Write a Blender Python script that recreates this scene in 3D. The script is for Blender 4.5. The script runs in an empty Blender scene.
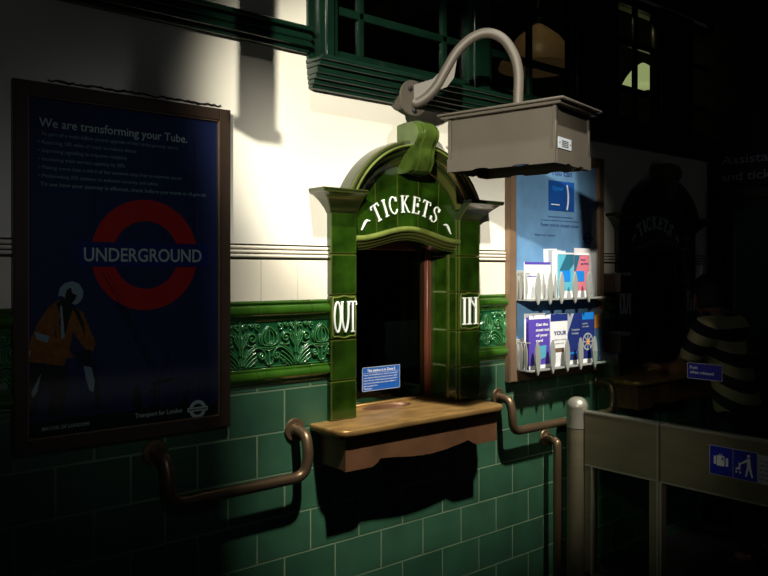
import bpy, bmesh, math, random
from mathutils import Vector, Matrix
random.seed(4)
C = bpy.context.scene.collection
PI = math.pi
# ------------------------------------------------------------------ camera
FPX, VPX, HOR, CAMD, EYE = 770.0, 1300.0, 271.0, 2.372, 1.55
TH = math.atan((VPX-384)/FPX); CT, ST = math.cos(TH), math.sin(TH)
cam = bpy.data.cameras.new('camera'); camo = bpy.data.objects.new('camera', cam); C.objects.link(camo)
cam.sensor_width = 36; cam.lens = FPX/768*36; cam.shift_y = -(288-HOR)/768; cam.clip_end = 100; cam.clip_start = .02
camo.location = (0, -CAMD, EYE); camo.rotation_euler = (PI/2, 0, -(PI/2-TH))
bpy.context.scene.camera = camo
# ------------------------------------------------------------------ world, sun, fill, exposure
w = bpy.data.worlds.new('world'); bpy.context.scene.world = w; w.use_nodes = True
w.node_tree.nodes['Background'].inputs[0].default_value = (.55, .7, 1, 1)
w.node_tree.nodes['Background'].inputs[1].default_value = .012
sun = bpy.data.lights.new('sun', 'SUN'); suno = bpy.data.objects.new('sun', sun); C.objects.link(suno)
sun.energy = 6.2; sun.angle = math.radians(2.6); sun.color = (1, .96, .86)
SD = Vector((.20, 1, -1.75)).normalized()
suno.rotation_euler = SD.to_track_quat('-Z', 'Y').to_euler(); suno.location = (1, -3, 8)
def spotlight(name, loc, aim, energy, cone, blend, size, col):
    l = bpy.data.lights.new(name, 'SPOT'); o = bpy.data.objects.new(name, l); C.objects.link(o)
    l.energy = energy; l.spot_size = math.radians(cone); l.spot_blend = blend; l.shadow_soft_size = size; l.color = col
    o.location = loc; o.rotation_euler = (Vector(aim)-Vector(loc)).to_track_quat('-Z', 'Y').to_euler()
spotlight('hall_spotlight', (-2.25, -3.7, 3.45), (2.17, 0, 1.95), 2300, 15, .5, .06, (1, .95, .82))
spotlight('poster_fill', (-.2, -3.6, 3.0), (1.10, 0, 1.50), 42, 22, .9, .15, (.9, .93, 1))  # fill spot added to lift the poster, no real fitting
spotlight('gate_fill', (-.9, -2.9, 2.7), (3.14, -.28, .72), 150, 13, .9, .12, (1, .97, .82))  # fill spot added to brighten the gate leaf and post
vs = bpy.context.scene.view_settings
vs.view_transform = 'Standard'; vs.look = 'None'; vs.gamma = 1; vs.use_curve_mapping = False; vs.exposure = 0

# ------------------------------------------------------------------ helpers
def at(px, py, p=0):                       # photograph pixel -> (X, Z) on the upright plane standing p in front of the wall
    a = px-384; k = (CAMD-p)/(ST*FPX-CT*a)
    return ((CT*FPX+ST*a)*k, EYE+(HOR-py)*k)
def atx(px, py, X):                        # pixel -> (Y, Z) on the plane x = X
    a = px-384; k = X/(CT*FPX+ST*a)
    return (-CAMD+(ST*FPX-CT*a)*k, EYE+(HOR-py)*k)

def mat(name, col, rough=.5, metal=0, **k):
    m = bpy.data.materials.new(name); m.use_nodes = True; nt = m.node_tree; b = nt.nodes['Principled BSDF']
    b.inputs['Base Color'].default_value = (*col, 1); b.inputs['Roughness'].default_value = rough; b.inputs['Metallic'].default_value = metal
    if 'coat' in k: b.inputs['Coat Weight'].default_value = k['coat']; b.inputs['Coat Roughness'].default_value = .08
    if 'emit' in k: b.inputs['Emission Color'].default_value = (*k['emit'], 1); b.inputs['Emission Strength'].default_value = k.get('es', 1)
    if 'spec' in k: b.inputs['Specular IOR Level'].default_value = k['spec']
    tc = nt.nodes.new('ShaderNodeTexCoord')
    src = None
    if k.get('var', .12) > 0:              # mottling
        n = nt.nodes.new('ShaderNodeTexNoise'); n.inputs['Scale'].default_value = k.get('vs', 9); n.inputs['Detail'].default_value = 5
        mp = nt.nodes.new('ShaderNodeMapping'); mp.inputs['Scale'].default_value = k.get('vstretch', (1, 1, 1))
        nt.links.new(tc.outputs['Object'], mp.inputs[0]); nt.links.new(mp.outputs[0], n.inputs['Vector'])
        r = nt.nodes.new('ShaderNodeMapRange'); v = k.get('var', .12)
        r.inputs[1].default_value = .3; r.inputs[2].default_value = .7; r.inputs[3].default_value = 1-v; r.inputs[4].default_value = 1+v
        nt.links.new(n.outputs[0], r.inputs[0])
        mx = nt.nodes.new('ShaderNodeVectorMath'); mx.operation = 'SCALE'; mx.inputs[0].default_value = col
        nt.links.new(r.outputs[0], mx.inputs['Scale']); src = mx.outputs[0]
        if k.get('island'):                # every glazed tile its own shade
            g = nt.nodes.new('ShaderNodeNewGeometry'); r2 = nt.nodes.new('ShaderNodeMapRange'); r2.inputs[3].default_value = 1-k['island']; r2.inputs[4].default_value = 1+k['island']
            nt.links.new(g.outputs['Random Per Island'], r2.inputs[0])
            m2 = nt.nodes.new('ShaderNodeVectorMath'); m2.operation = 'SCALE'; nt.links.new(src, m2.inputs[0]); nt.links.new(r2.outputs[0], m2.inputs['Scale']); src = m2.outputs[0]
        if k.get('edge'):                  # thin yellow glaze on the arrises
            g = nt.nodes.new('ShaderNodeNewGeometry'); r3 = nt.nodes.new('ShaderNodeMapRange'); r3.inputs[1].default_value = k.get('e0', .03); r3.inputs[2].default_value = k.get('e1', .16)
            if 'e0' in k: nt.links.new(g.outputs['Pointiness'], r3.inputs[0])
            else:
                bv = nt.nodes.new('ShaderNodeBevel'); bv.inputs['Radius'].default_value = .004; bv.samples = 6
                dn = nt.nodes.new('ShaderNodeVectorMath'); dn.operation = 'DISTANCE'; nt.links.new(bv.outputs[0], dn.inputs[0]); nt.links.new(g.outputs['True Normal'], dn.inputs[1]); nt.links.new(dn.outputs['Value'], r3.inputs[0])
            m3 = nt.nodes.new('ShaderNodeMix'); m3.data_type = 'RGBA'; m3.inputs[7].default_value = (*k['edge'], 1)
            nt.links.new(r3.outputs[0], m3.inputs[0]); nt.links.new(src, m3.inputs[6]); src = m3.outputs[2]
        nt.links.new(src, b.inputs['Base Color'])
    if k.get('bump'):
        n = nt.nodes.new('ShaderNodeTexNoise'); n.inputs['Scale'].default_value = k.get('bs', 14); n.inputs['Detail'].default_value = 4
        nt.links.new(tc.outputs['Object'], n.inputs['Vector'])
        bp = nt.nodes.new('ShaderNodeBump'); bp.inputs['Strength'].default_value = k['bump']; bp.inputs['Distance'].default_value = .01
        nt.links.new(n.outputs[0], bp.inputs['Height']); nt.links.new(bp.outputs[0], b.inputs['Normal'])
    return m

def glass(name, tint=(.8, .9, .85), refl=.06):
    m = bpy.data.materials.new(name); m.use_nodes = True; nt = m.node_tree; nt.nodes.clear()
    o = nt.nodes.new('ShaderNodeOutputMaterial'); t = nt.nodes.new('ShaderNodeBsdfTransparent'); g = nt.nodes.new('ShaderNodeBsdfGlossy')
    t.inputs[0].default_value = (*tint, 1); g.inputs['Roughness'].default_value = .06
    f = nt.nodes.new('ShaderNodeFresnel'); f.inputs[0].default_value = 1.3
    ge = nt.nodes.new('ShaderNodeNewGeometry'); iv = nt.nodes.new('ShaderNodeMath'); iv.operation = 'SUBTRACT'; iv.inputs[0].default_value = 1; nt.links.new(ge.outputs['Backfacing'], iv.inputs[1])
    ml = nt.nodes.new('ShaderNodeMath'); ml.operation = 'MULTIPLY'; nt.links.new(f.outputs[0], ml.inputs[0]); nt.links.new(iv.outputs[0], ml.inputs[1])
    mx = nt.nodes.new('ShaderNodeMixShader'); nt.links.new(ml.outputs[0], mx.inputs[0]); nt.links.new(t.outputs[0], mx.inputs[1]); nt.links.new(g.outputs[0], mx.inputs[2]); nt.links.new(mx.outputs[0], o.inputs[0])
    return m

M = dict(
    cream=mat('cream_plaster', (.82, .78, .66), .6, bump=.12, bs=8, var=.05, vs=3),
    cream_tile=mat('cream_glazed_tile', (.78, .72, .57), .2, var=.04, coat=.3),
    black_line=mat('dark_rib_line', (.015, .012, .01), .3),
    mortar=mat('tile_grout', (.12, .18, .10), .8),
    green_tile=mat('green_matt_tile', (.026, .080, .043), .38, var=.22, vs=5, island=.14, coat=.15, bump=.05, bs=6),
    olive=mat('olive_green_glaze', (.011, .031, .002), .16, var=.6, vs=11, edge=(.055, .07, .010), coat=.5, bump=.06, bs=9),
    hoodg=mat('dark_olive_glaze', (.010, .018, .004), .25, var=.4, vs=8, edge=(.05, .055, .012), coat=.3),
    keyg=mat('mid_olive_glaze', (.05, .085, .012), .3, var=.35, vs=12, coat=.4),
    paleol=mat('pale_olive_glaze', (.12, .15, .03), .3, var=.3, vs=14, coat=.4),
    bright=mat('bright_green_glaze', (.026, .085, .006), .22, var=.25, vs=12, coat=.6),
    frieze=mat('relief_green_glaze', (.008, .070, .022), .22, var=.2, vs=20, edge=(.08, .27, .07), e0=.51, e1=.60, coat=.5),
    white_glaze=mat('white_raised_glaze', (.85, .88, .82), .25, var=.03, coat=.5),
    paint_green=mat('dark_green_gloss_paint', (.003, .016, .008), .3, var=.25, coat=.3),
    brass=mat('worn_brass_top', (.40, .23, .075), .42, .55, var=.35, vs=7, vstretch=(1, 3, 3)),
    bronze=mat('dark_bronze_apron', (.16, .075, .035), .45, .35, var=.3, vs=6),
    rail=mat('bronze_handrail', (.17, .112, .062), .38, .7, var=.2, vs=5),
    lampgrey=mat('grey_brown_painted_steel', (.075, .063, .047), .55, .05, var=.12, vs=6, vstretch=(1, 1, .3)),
    steel=mat('brushed_steel', (.19, .165, .10), .4, .4, var=.1, vs=4, vstretch=(1, 1, 6)),
    steel_edge=mat('pale_steel_edge', (.36, .34, .27), .35, .5, var=.08),
    frame_brown=mat('brown_frame', (.20, .125, .075), .5, .2, var=.12),
    frame_dark=mat('dark_bronze_frame', (.045, .028, .018), .45, .2, var=.12),
    navy_poster=mat('navy_poster_paper', (.022, .026, .115), .4, var=.05),
    near_black=mat('near_black_ink', (.006, .006, .009), .5),
    red=mat('roundel_red', (.75, .012, .015), .4, var=.05),
    navy=mat('roundel_blue', (.010, .022, .20), .4, var=.05),
    white=mat('white_ink', (.8, .8, .8), .5, var=.02),
    greyink=mat('grey_ink', (.38, .42, .52), .5, var=.02),
    orange=mat('orange_jacket_ink', (.36, .10, .012), .5, var=.3, vs=60),
    skyblue=mat('sky_blue_paper', (.12, .25, .42), .35, var=.22, vs=6, bump=.25, bs=5),
    card_blue=mat('deep_blue_card', (.01, .07, .30), .3),
    plastic=mat('grey_white_plastic', (.34, .35, .32), .35, var=.05, coat=.2),
    paper=mat('white_paper', (.86, .86, .86), .6, var=.02),
    purple=mat('purple_ink', (.10, .06, .42), .5, var=.03),
    deepnavy=mat('deep_navy_ink', (.015, .03, .18), .45, var=.03),
    teal=mat('teal_ink', (.10, .42, .55), .5, var=.03),
    dteal=mat('dark_teal_ink', (.02, .13, .20), .5, var=.03),
    pink=mat('pink_ink', (.62, .17, .22), .5, var=.03),
    cyan=mat('bright_blue_ink', (.01, .22, .70), .45, var=.03),
    orange2=mat('orange_ink', (.9, .38, .06), .5, var=.03),
    grey=mat('pale_grey_ink', (.38, .42, .46), .5, var=.03),
    sticker=mat('blue_sticker', (.012, .10, .42), .3, var=.03),
    signblue=mat('sign_blue', (.012, .02, .36), .3, var=.03),
    redwood=mat('dark_red_wood', (.11, .030, .015), .4, var=.3, vs=6, vstretch=(4, 4, .5)),
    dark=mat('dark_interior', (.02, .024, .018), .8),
    desk=mat('green_desk_top', (.05, .11, .06), .5),
    asphalt=mat('dark_floor', (.035, .033, .03), .6, var=.25, vs=6, bump=.1),
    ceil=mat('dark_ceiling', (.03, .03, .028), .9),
    skin=mat('skin', (.36, .17, .11), .55, var=.08),
    hair=mat('dark_hair', (.022, .014, .010), .6, var=.4, vs=60, bump=.6, bs=90),
    trousers=mat('dark_trousers', (.015, .017, .028), .8),
    shade=mat('lit_glass_shade', (.5, .5, .4), .4, emit=(.58, .55, .26), es=1.1),
    shade_brown=mat('dim_amber_shade', (.35, .22, .12), .4, emit=(.30, .14, .06), es=.12),
    glass=glass('window_glass', (.62, .70, .64)), clear=glass('clear_screen_glass', (.82, .88, .85)),
)
def striped():
    m = mat('striped_rugby_cotton', (.5, .5, .5), .8, var=0); nt = m.node_tree; b = nt.nodes['Principled BSDF']
    tc = nt.nodes.new('ShaderNodeTexCoord'); sp = nt.nodes.new('ShaderNodeSeparateXYZ'); nt.links.new(tc.outputs['Object'], sp.inputs[0])
    a = nt.nodes.new('ShaderNodeMath'); a.operation = 'MULTIPLY'; a.inputs[1].default_value = -.45; nt.links.new(sp.outputs['Y'], a.inputs[0])
    s = nt.nodes.new('ShaderNodeMath'); s.operation = 'ADD'; nt.links.new(sp.outputs['Z'], s.inputs[0]); nt.links.new(a.outputs[0], s.inputs[1])
    d = nt.nodes.new('ShaderNodeMath'); d.operation = 'MULTIPLY'; d.inputs[1].default_value = 8.8; nt.links.new(s.outputs[0], d.inputs[0])
    f = nt.nodes.new('ShaderNodeMath'); f.operation = 'FRACT'; nt.links.new(d.outputs[0], f.inputs[0])
    c = nt.nodes.new('ShaderNodeValToRGB'); c.color_ramp.interpolation = 'CONSTANT'
    c.color_ramp.elements[0].color = (.012, .016, .025, 1); c.color_ramp.elements[1].position = .52; c.color_ramp.elements[1].color = (.62, .56, .26, 1)
    nt.links.new(f.outputs[0], c.inputs[0]); nt.links.new(c.outputs[0], b.inputs['Base Color'])
    return m
M['stripe'] = striped()

class Fr:                                   # a flat frame: origin, right, up; depth grows towards the viewer of that face
    def __init__(s, O, R=(1, 0, 0), U=(0, 0, 1)):
        s.O = Vector(O); s.R = Vector(R).normalized(); s.U = Vector(U).normalized(); s.N = s.R.cross(s.U)
    def p(s, x, y, d=0): return s.O+s.R*x+s.U*y+s.N*d
def BM(): return bmesh.new()
def box(bm, a, b, bev=0, seg=2):
    t = bmesh.new(); bmesh.ops.create_cube(t, size=1)
    for v in t.verts:
        v.co = Vector([(a[i]+b[i])/2+v.co[i]*(b[i]-a[i]) for i in range(3)])
    if bev: bmesh.ops.bevel(t, geom=t.edges[:], offset=bev, segments=seg, profile=.5, affect='EDGES')
    merge(bm, t)
def merge(bm, t):
    me = bpy.data.meshes.new('t'); t.to_mesh(me); bm.from_mesh(me); bpy.data.meshes.remove(me); t.free()
def poly(bm, fr, pts, d0, d1, bev=0):
    t = bmesh.new()
    va = [t.verts.new(fr.p(x, y, d0)) for x, y in pts]; vb = [t.verts.new(fr.p(x, y, d1)) for x, y in pts]
    n = len(pts); t.faces.new(va[::-1]); f = t.faces.new(vb)
    for i in range(n): t.faces.new((va[i], va[(i+1) % n], vb[(i+1) % n], vb[i]))
    bmesh.ops.recalc_face_normals(t, faces=t.faces[:])
    if bev: bmesh.ops.bevel(t, geom=[e for e in t.edges if all(v in vb for v in e.verts)], offset=bev, segments=2, affect='EDGES')
    bmesh.ops.triangulate(t, faces=[f for f in t.faces if len(f.verts) > 4])
    merge(bm, t)
def rect(bm, fr, x0, y0, x1, y1, d0, d1, bev=0): poly(bm, fr, [(x0, y0), (x1, y0), (x1, y1), (x0, y1)], d0, d1, bev)
def ring(bm, fr, cx, cy, r0, r1, d0, d1, n=56, a0=0, a1=2*PI):
    full = abs(a1-a0-2*PI) < 1e-6; m = n if full else n+1
    L = []
    for i in range(m):
        a = a0+(a1-a0)*i/n; c, s = math.cos(a), math.sin(a)
        L.append([bm.verts.new(fr.p(cx+r*c, cy+r*s, d)) for r, d in ((r0, d0), (r1, d0), (r1, d1), (r0, d1))])
    for i in range(n):
        A, B = L[i], L[(i+1) % m]
        for j in range(4): bm.faces.new((A[j], A[(j+1) % 4], B[(j+1) % 4], B[j]))
    if not full: bm.faces.new(L[0]); bm.faces.new(L[-1][::-1])
def disc(bm, fr, cx, cy, r, d0, d1, n=32, ry=None):
    poly(bm, fr, [(cx+r*math.cos(2*PI*i/n), cy+(ry or r)*math.sin(2*PI*i/n)) for i in range(n)], d0, d1)
def tube(bm, pts, r, n=14, cap=True, flat=None):
    pts = [Vector(p) for p in pts]; rs = r if isinstance(r, (list, tuple)) else [r]*len(pts)
    up = None; L = []
    for i, p in enumerate(pts):
        d = (pts[min(i+1, len(pts)-1)]-pts[max(i-1, 0)]).normalized()
        if up is None:
            up = Vector((0, 0, 1)) if abs(d.z) < .9 else Vector((0, 1, 0))
            up = (up-d*up.dot(d)).normalized()
        else: up = (up-d*up.dot(d)).normalized()
        s = d.cross(up)
        L.append([bm.verts.new(p+(up*math.cos(2*PI*j/n)+s*math.sin(2*PI*j/n))*rs[i]) for j in range(n)])
    for a, b in zip(L, L[1:]):
        for j in range(n): bm.faces.new((a[j], a[(j+1) % n], b[(j+1) % n], b[j]))
    if cap: bm.faces.new(L[0][::-1]); bm.faces.new(L[-1])
def smoothpath(pts, k=8):                   # Catmull-Rom
    P = [Vector(p) for p in pts]; P = [P[0]*2-P[1]]+P+[P[-1]*2-P[-2]]; out = []
    for i in range(1, len(P)-2):
        for j in range(k):
            t = j/k; a, b, c, d = P[i-1:i+3]
            out.append(.5*((2*b)+(c-a)*t+(2*a-5*b+4*c-d)*t*t+(3*b-a-3*c+d)*t**3))
    return out+[P[-2]]
def lathe(bm, c, prof, n=32, axis='z'):
    c = Vector(c); L = []
    for r, h in prof:
        row = []
        for j in range(n):
            a = 2*PI*j/n; u, v = r*math.cos(a), r*math.sin(a)
            row.append(bm.verts.new(c+(Vector((u, v, h)) if axis == 'z' else Vector((u, -h, v)))))
        L.append(row)
    for a, b in zip(L, L[1:]):
        for j in range(n): bm.faces.new((a[j], a[(j+1) % n], b[(j+1) % n], b[j]))
    bm.faces.new(L[0][::-1]); bm.faces.new(L[-1])
def textbm(bm, fr, body, x, y, width=None, height=.02, d=0, th=.0006, bold=0, align='LEFT', shear=0):
    cu = bpy.data.curves.new('t', 'FONT'); cu.body = body; cu.size = 1; cu.offset = bold; cu.extrude = .5; cu.resolution_u = 3; cu.shear = shear
    o = bpy.data.objects.new('t', cu); C.objects.link(o)
    dg = bpy.context.evaluated_depsgraph_get(); me = bpy.data.meshes.new_from_object(o.evaluated_get(dg))
    xs = [v.co.x for v in me.vertices]; x0, x1 = min(xs), max(xs); s = height/.73
    sx = width/(x1-x0) if width else s
    off = {'LEFT': 0, 'CENTER': -(x1-x0)*sx/2, 'RIGHT': -(x1-x0)*sx}[align]
    for v in me.vertices: v.co = fr.p(x+off+(v.co.x-x0)*sx, y+v.co.y*s, d+(v.co.z+.5)*th)
    bm.from_mesh(me); bpy.data.objects.remove(o); bpy.data.curves.remove(cu); bpy.data.meshes.remove(me)

def tag(o, label=None, cat=None, group=None, kind=None):
    for k_, v in (('label', label), ('category', cat), ('group', group), ('kind', kind)):
        if v: o[k_] = v
    return o
def thing(name, loc, label, cat, group=None, rz=0):
    o = bpy.data.objects.new(name, None); C.objects.link(o); o.location = loc; o.rotation_euler.z = rz; o.empty_display_size = .1
    return tag(o, label, cat, group)
def rootof(p):
    while p.parent: p = p.parent
    return p
def obj(name, bm, m, parent=None, smooth=None, label=None):
    if smooth is not False:
        bmesh.ops.recalc_face_normals(bm, faces=bm.faces[:])
        for f in bm.faces: f.smooth = True
        lim = math.radians(smooth or 38)
        for e in bm.edges:
            if len(e.link_faces) == 2 and e.calc_face_angle(0) > lim: e.smooth = False
    me = bpy.data.meshes.new(name)
    if parent: off = Vector(rootof(parent).location)
    else:
        xs = [v.co for v in bm.verts]
        off = Vector(((min(v.x for v in xs)+max(v.x for v in xs))/2, (min(v.y for v in xs)+max(v.y for v in xs))/2, min(v.z for v in xs)))
    bmesh.ops.translate(bm, verts=bm.verts[:], vec=-off)
    bm.to_mesh(me); bm.free(); me.materials.append(M[m])
    o = bpy.data.objects.new(name, me); C.objects.link(o)
    if parent: o.parent = parent
    else: o.location = off
    if label: o['label'] = label
    return o
def struct(name, bm, m, smooth=None):
    return tag(obj(name, bm, m, None, smooth), kind='structure')
def copy_tree(o, parent=None):
    c = o.copy(); C.objects.link(c); c.parent = parent
    for ch in [x for x in C.objects if x.parent == o]: copy_tree(ch, c)
    return c

# ------------------------------------------------------------------ the setting
WX = Fr((0, 0, 0))                          # the ticket wall, depth towards the hall
OPEN = [(1.835, 2.40), (3.735, 4.30)]       # the two ticket openings
XL, XR = -1.2, 4.62
ZS, ZT = .930, 1.72
def wallparts(bm, z0, z1, y0, y1):          # wall band with the ticket openings left open
    if z1 <= ZS or z0 >= ZT: box(bm, (XL, y0, z0), (XR, y1, z1)); return
    xs = [XL]+[v for o in OPEN for v in o]+[XR]
    for i in range(0, len(xs), 2): box(bm, (xs[i], y0, z0), (xs[i+1], y1, z1))
# cream upper wall, then the windows' wall
b = BM()
for z0, z1 in ((1.595, ZT), (ZT, 2.30)): wallparts(b, z0, z1, 0, .14)
box(b, (XL, 0, 2.30), (1.62, .14, 4.2)); box(b, (1.62, 0, 3.05), (XR, .14, 4.2))
struct('wall_front', b, 'cream')
b = BM()
for z0, z1 in ((0, ZS), (ZS, 1.595)): wallparts(b, z0, z1, .0004, .14)
struct('wall_lower', b, 'mortar')
def in_open(x0, x1, z0, z1):
    return any(x1 > a-.03 and x0 < c+.03 for a, c in OPEN) and z1 > ZS and z0 < ZT
# nine by six inch green tiles
b = BM(); TW, THh = .2286, .1524; rz0 = .0548-THh
k = 0
while True:
    z0 = rz0+k*THh; z1 = min(z0+THh, 1.142)
    if z0 > 1.13: break
    sh = 1.865 if k % 2 == 0 else 1.865+TW/2
    x = sh-TW*14
    while x < XR:
        xa, xb = max(x, XL), min(x+TW, XR)
        if xb-xa > .02:
            segs = [(xa, xb)]
            if z1 > ZS+.01:
                for a, c in OPEN:
                    ns = []
                    for s0, s1 in segs:
                        if s1 <= a-.03 or s0 >= c+.03: ns.append((s0, s1)); continue
                        if s0 < a-.03: ns.append((s0, a-.03))
                        if s1 > c+.03: ns.append((c+.03, s1))
                    segs = ns
            for s0, s1 in segs:
                if s1-s0 < .01: continue
                t = bmesh.new(); bmesh.ops.create_cube(t, size=1)
                for v in t.verts: v.co = Vector(((s0+s1)/2+v.co.x*(s1-s0-.0032), .004+v.co.y*.010, (z0+z1)/2+v.co.z*(z1-z0-.0032)))
                bmesh.ops.bevel(t, geom=[e for e in t.edges if all(v.co.y < 0 for v in e.verts)], offset=.0022, segments=2, affect='EDGES')
                bmesh.ops.rotate(t, verts=t.verts[:], cent=((s0+s1)/2, 0, (z0+z1)/2), matrix=Matrix.Rotation(random.uniform(-.004, .004), 3, 'Z') @ Matrix.Rotation(random.uniform(-.004, .004), 3, 'X'))
                merge(b, t)
        x += TW
    k += 1
o = struct('wall_tiles', b, 'green_tile', 30)
# cream tiles between the frieze and the ribs
b = BM(); x = 1.424-.1565*17
while x < XR:
    if not in_open(x, x+.1565, 1.45, 1.59):
        t = bmesh.new(); bmesh.ops.create_cube(t, size=1)
        for v in t.verts: v.co = Vector((x+.078+v.co.x*.1552, .003+v.co.y*.009, 1.516+v.co.z*.147))
        bmesh.ops.bevel(t, geom=[e for e in t.edges if all(v.co.y < 0 for v in e.verts)], offset=.0015, segments=1, affect='EDGES'); merge(b, t)
    x += .1565
struct('wall_cream_tiles', b, 'cream_tile', 30)
def spans():                                # trim runs between the ticket surrounds
    return [(XL, .603), (1.286, 1.72), (2.52, 2.728), (3.467, 3.62), (4.42, XR)]
def halfround(bm, x0, x1, zc, r, sq=1, n=10, y=0):
    L = []
    for x in (x0, x1): L.append([bm.verts.new((x, y-sq*r*math.sin(PI*i/n), zc+r*math.cos(PI*i/n))) for i in range(n+1)])
    for i in range(n): bm.faces.new((L[0][i], L[0][i+1], L[1][i+1], L[1][i]))
    bm.faces.new(L[0]); bm.faces.new(L[1][::-1])
b = BM()
for x0, x1 in spans():
    for zc in (1.6335, 1.6185, 1.6035): halfround(b, x0, x1, zc, .0062, .9)
struct('trim_1', b, 'cream_tile')
b = BM()
for x0, x1 in spans():
    for zc in (1.643, 1.626, 1.611, 1.5945): box(b, (x0, -.002, zc-.0024), (x1, .005, zc+.0024))  # dark strips between the cream ribs
struct('trim_2', b, 'black_line')
# bright green torus mouldings above and below the frieze, cut into nine inch lengths
for nm, zc, r, zlo, zhi in (('trim_3', 1.407, .021, 1.374, 1.442), ('trim_4', 1.176, .019, 1.145, 1.204)):
    b = BM()
    for s0, s1 in spans():
        x = 1.40-TW*13
        while x < s1:
            a, c = max(x+.0009, s0), min(x+TW-.0009, s1)
            if c-a > .004:
                box(b, (a, -.004, zlo), (c, .006, zhi), .0015, 1); halfround(b, a, c, zc, r, .95, 14, -.003)
                halfround(b, a, c, zhi-.006, .005, .9, 6, -.003); halfround(b, a, c, zlo+.005, .004, .9, 6, -.003)
            x += TW
    struct(nm, b, 'bright')
# frieze: relief tile with scrolls, buds and leaves, as a height field
def relief_mesh():
    Wt, Ht = .2275, .168; nx, nz = 150, 110
    S = []                                   # strokes: list of (polyline, half width, height)
    cx = Wt/2
    def add(P, w_, h_, mir=True):           # strokes in (offset from the middle, height), mirrored
        for m_ in ((1, -1) if mir else (1,)): S.append(([(cx+m_*a, c) for a, c in P], w_, h_))
    def sm(P, k_=6): return [(p.x, p.y) for p in smoothpath([(a, c, 0) for a, c in P], k_)]
    def curl(c, r, a0, turns, sgn, n=30):
        return [(c[0]+r*(1-.88*i/n)*math.cos(a0+sgn*turns*2*PI*i/n), c[1]+r*(1-.88*i/n)*math.sin(a0+sgn*turns*2*PI*i/n)) for i in range(n+1)]
    # lower acanthus sweep ending in a scroll beside the middle
    sc = curl((.031, .043), .0155, 2.45, 1.35, 1)
    add(sm([(.108, .012), (.098, .033), (.078, .054), (.055, .069), (.034, .069), sc[0]])+sc[1:], .0042, .0068)
    for P in ([(.104, .007), (.090, .027), (.072, .043), (.055, .054)], [(.094, .006), (.080, .020), (.064, .032), (.052, .040)], [(.080, .006), (.068, .014), (.056, .022), (.050, .030)], [(.100, .040), (.088, .056), (.070, .070), (.052, .080)]): add(sm(P), .0030, .0050)
    add(curl((.062, .016), .009, 0, 1.1, 1), .0024, .004)
    # tall side scroll with leaf
    s2 = curl((.070, .104), .020, -.2, 1.4, 1)
    add(sm([(.110, .048), (.108, .070), (.098, .086), s2[0]])+s2[1:], .0040, .0068)
    for P in ([(.110, .062), (.110, .090), (.104, .112), (.094, .126)], [(.106, .080), (.100, .100), (.094, .116)], [(.086, .082), (.072, .078), (.056, .084)]): add(sm(P), .0030, .0050)
    # small curls along the top
    for c_, r_, a_, sg in (((.096, .146), .0125, -1.2, 1), ((.046, .146), .0125, -1.6, 1), ((.070, .152), .008, 0, -1)): add(curl(c_, r_, a_, 1.15, sg), .0030, .0052)
    # bud
    add(sm([(.002, .076), (.024, .082), (.032, .102), (.023, .126), (.002, .144)]), .0034, .0062)
    add(sm([(.002, .080), (.014, .088), (.019, .106), (.013, .124), (.002, .138)]), .0028, .0052)
    add(sm([(.030, .080), (.040, .096), (.036, .118)]), .0026, .0045)
    add([(0, .080), (0, .132)], .0028, .006, False); add([(-.032, .072), (0, .068), (.032, .072)], .0028, .0052, False)
    # middle leaf at the foot
    add([(0, .008), (0, .060)], .0034, .0060, False)
    add(sm([(.002, .008), (.012, .016), (.016, .028), (.012, .040)]), .0030, .0052)
    add(sm([(.002, .058), (.010, .062), (.022, .064)]), .0026, .0045)
    # rasterise
    H = [[0.0]*nx for _ in range(nz)]
    for P, w_, h_ in S:
        w_ *= 1.12; h_ *= 1.25
        if False: P = [(p.x, p.y) for p in smoothpath([(a, c, 0) for a, c in P], 6)]
        for (ax, ay), (bx, by) in zip(P, P[1:]):
            i0 = max(0, int((min(ax, bx)-w_)/Wt*(nx-1))); i1 = min(nx-1, int((max(ax, bx)+w_)/Wt*(nx-1))+1)
            j0 = max(0, int((min(ay, by)-w_)/Ht*(nz-1))); j1 = min(nz-1, int((max(ay, by)+w_)/Ht*(nz-1))+1)
            dx, dy = bx-ax, by-ay; L2 = dx*dx+dy*dy or 1e-12
            for j in range(j0, j1+1):
                y = j*Ht/(nz-1)
                for i in range(i0, i1+1):
                    x = i*Wt/(nx-1); t = max(0, min(1, ((x-ax)*dx+(y-ay)*dy)/L2))
                    d = math.hypot(x-ax-t*dx, y-ay-t*dy)
                    if d < w_:
                        v = h_*math.sqrt(1-(d/w_)**2)*1.25
                        if v > H[j][i]: H[j][i] = v
    for j in range(nz):
        for i in range(nx):
            e = min(i*Wt/(nx-1), (nx-1-i)*Wt/(nx-1), j*Ht/(nz-1), (nz-1-j)*Ht/(nz-1))
            if e < .004: H[j][i] = max(H[j][i], .0035 if e > .0008 else .001)
    vs_ = [(i*Wt/(nx-1), -H[j][i], j*Ht/(nz-1)) for j in range(nz) for i in range(nx)]
    fs = [(j*nx+i, j*nx+i+1, (j+1)*nx+i+1, (j+1)*nx+i) for j in range(nz-1) for i in range(nx-1)]
    me = bpy.data.meshes.new('frieze'); me.from_pydata(vs_, [], fs); me.materials.append(M['frieze'])
    for p in me.polygons: p.use_smooth = True
    return me
fm = relief_mesh(); n = 5
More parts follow.
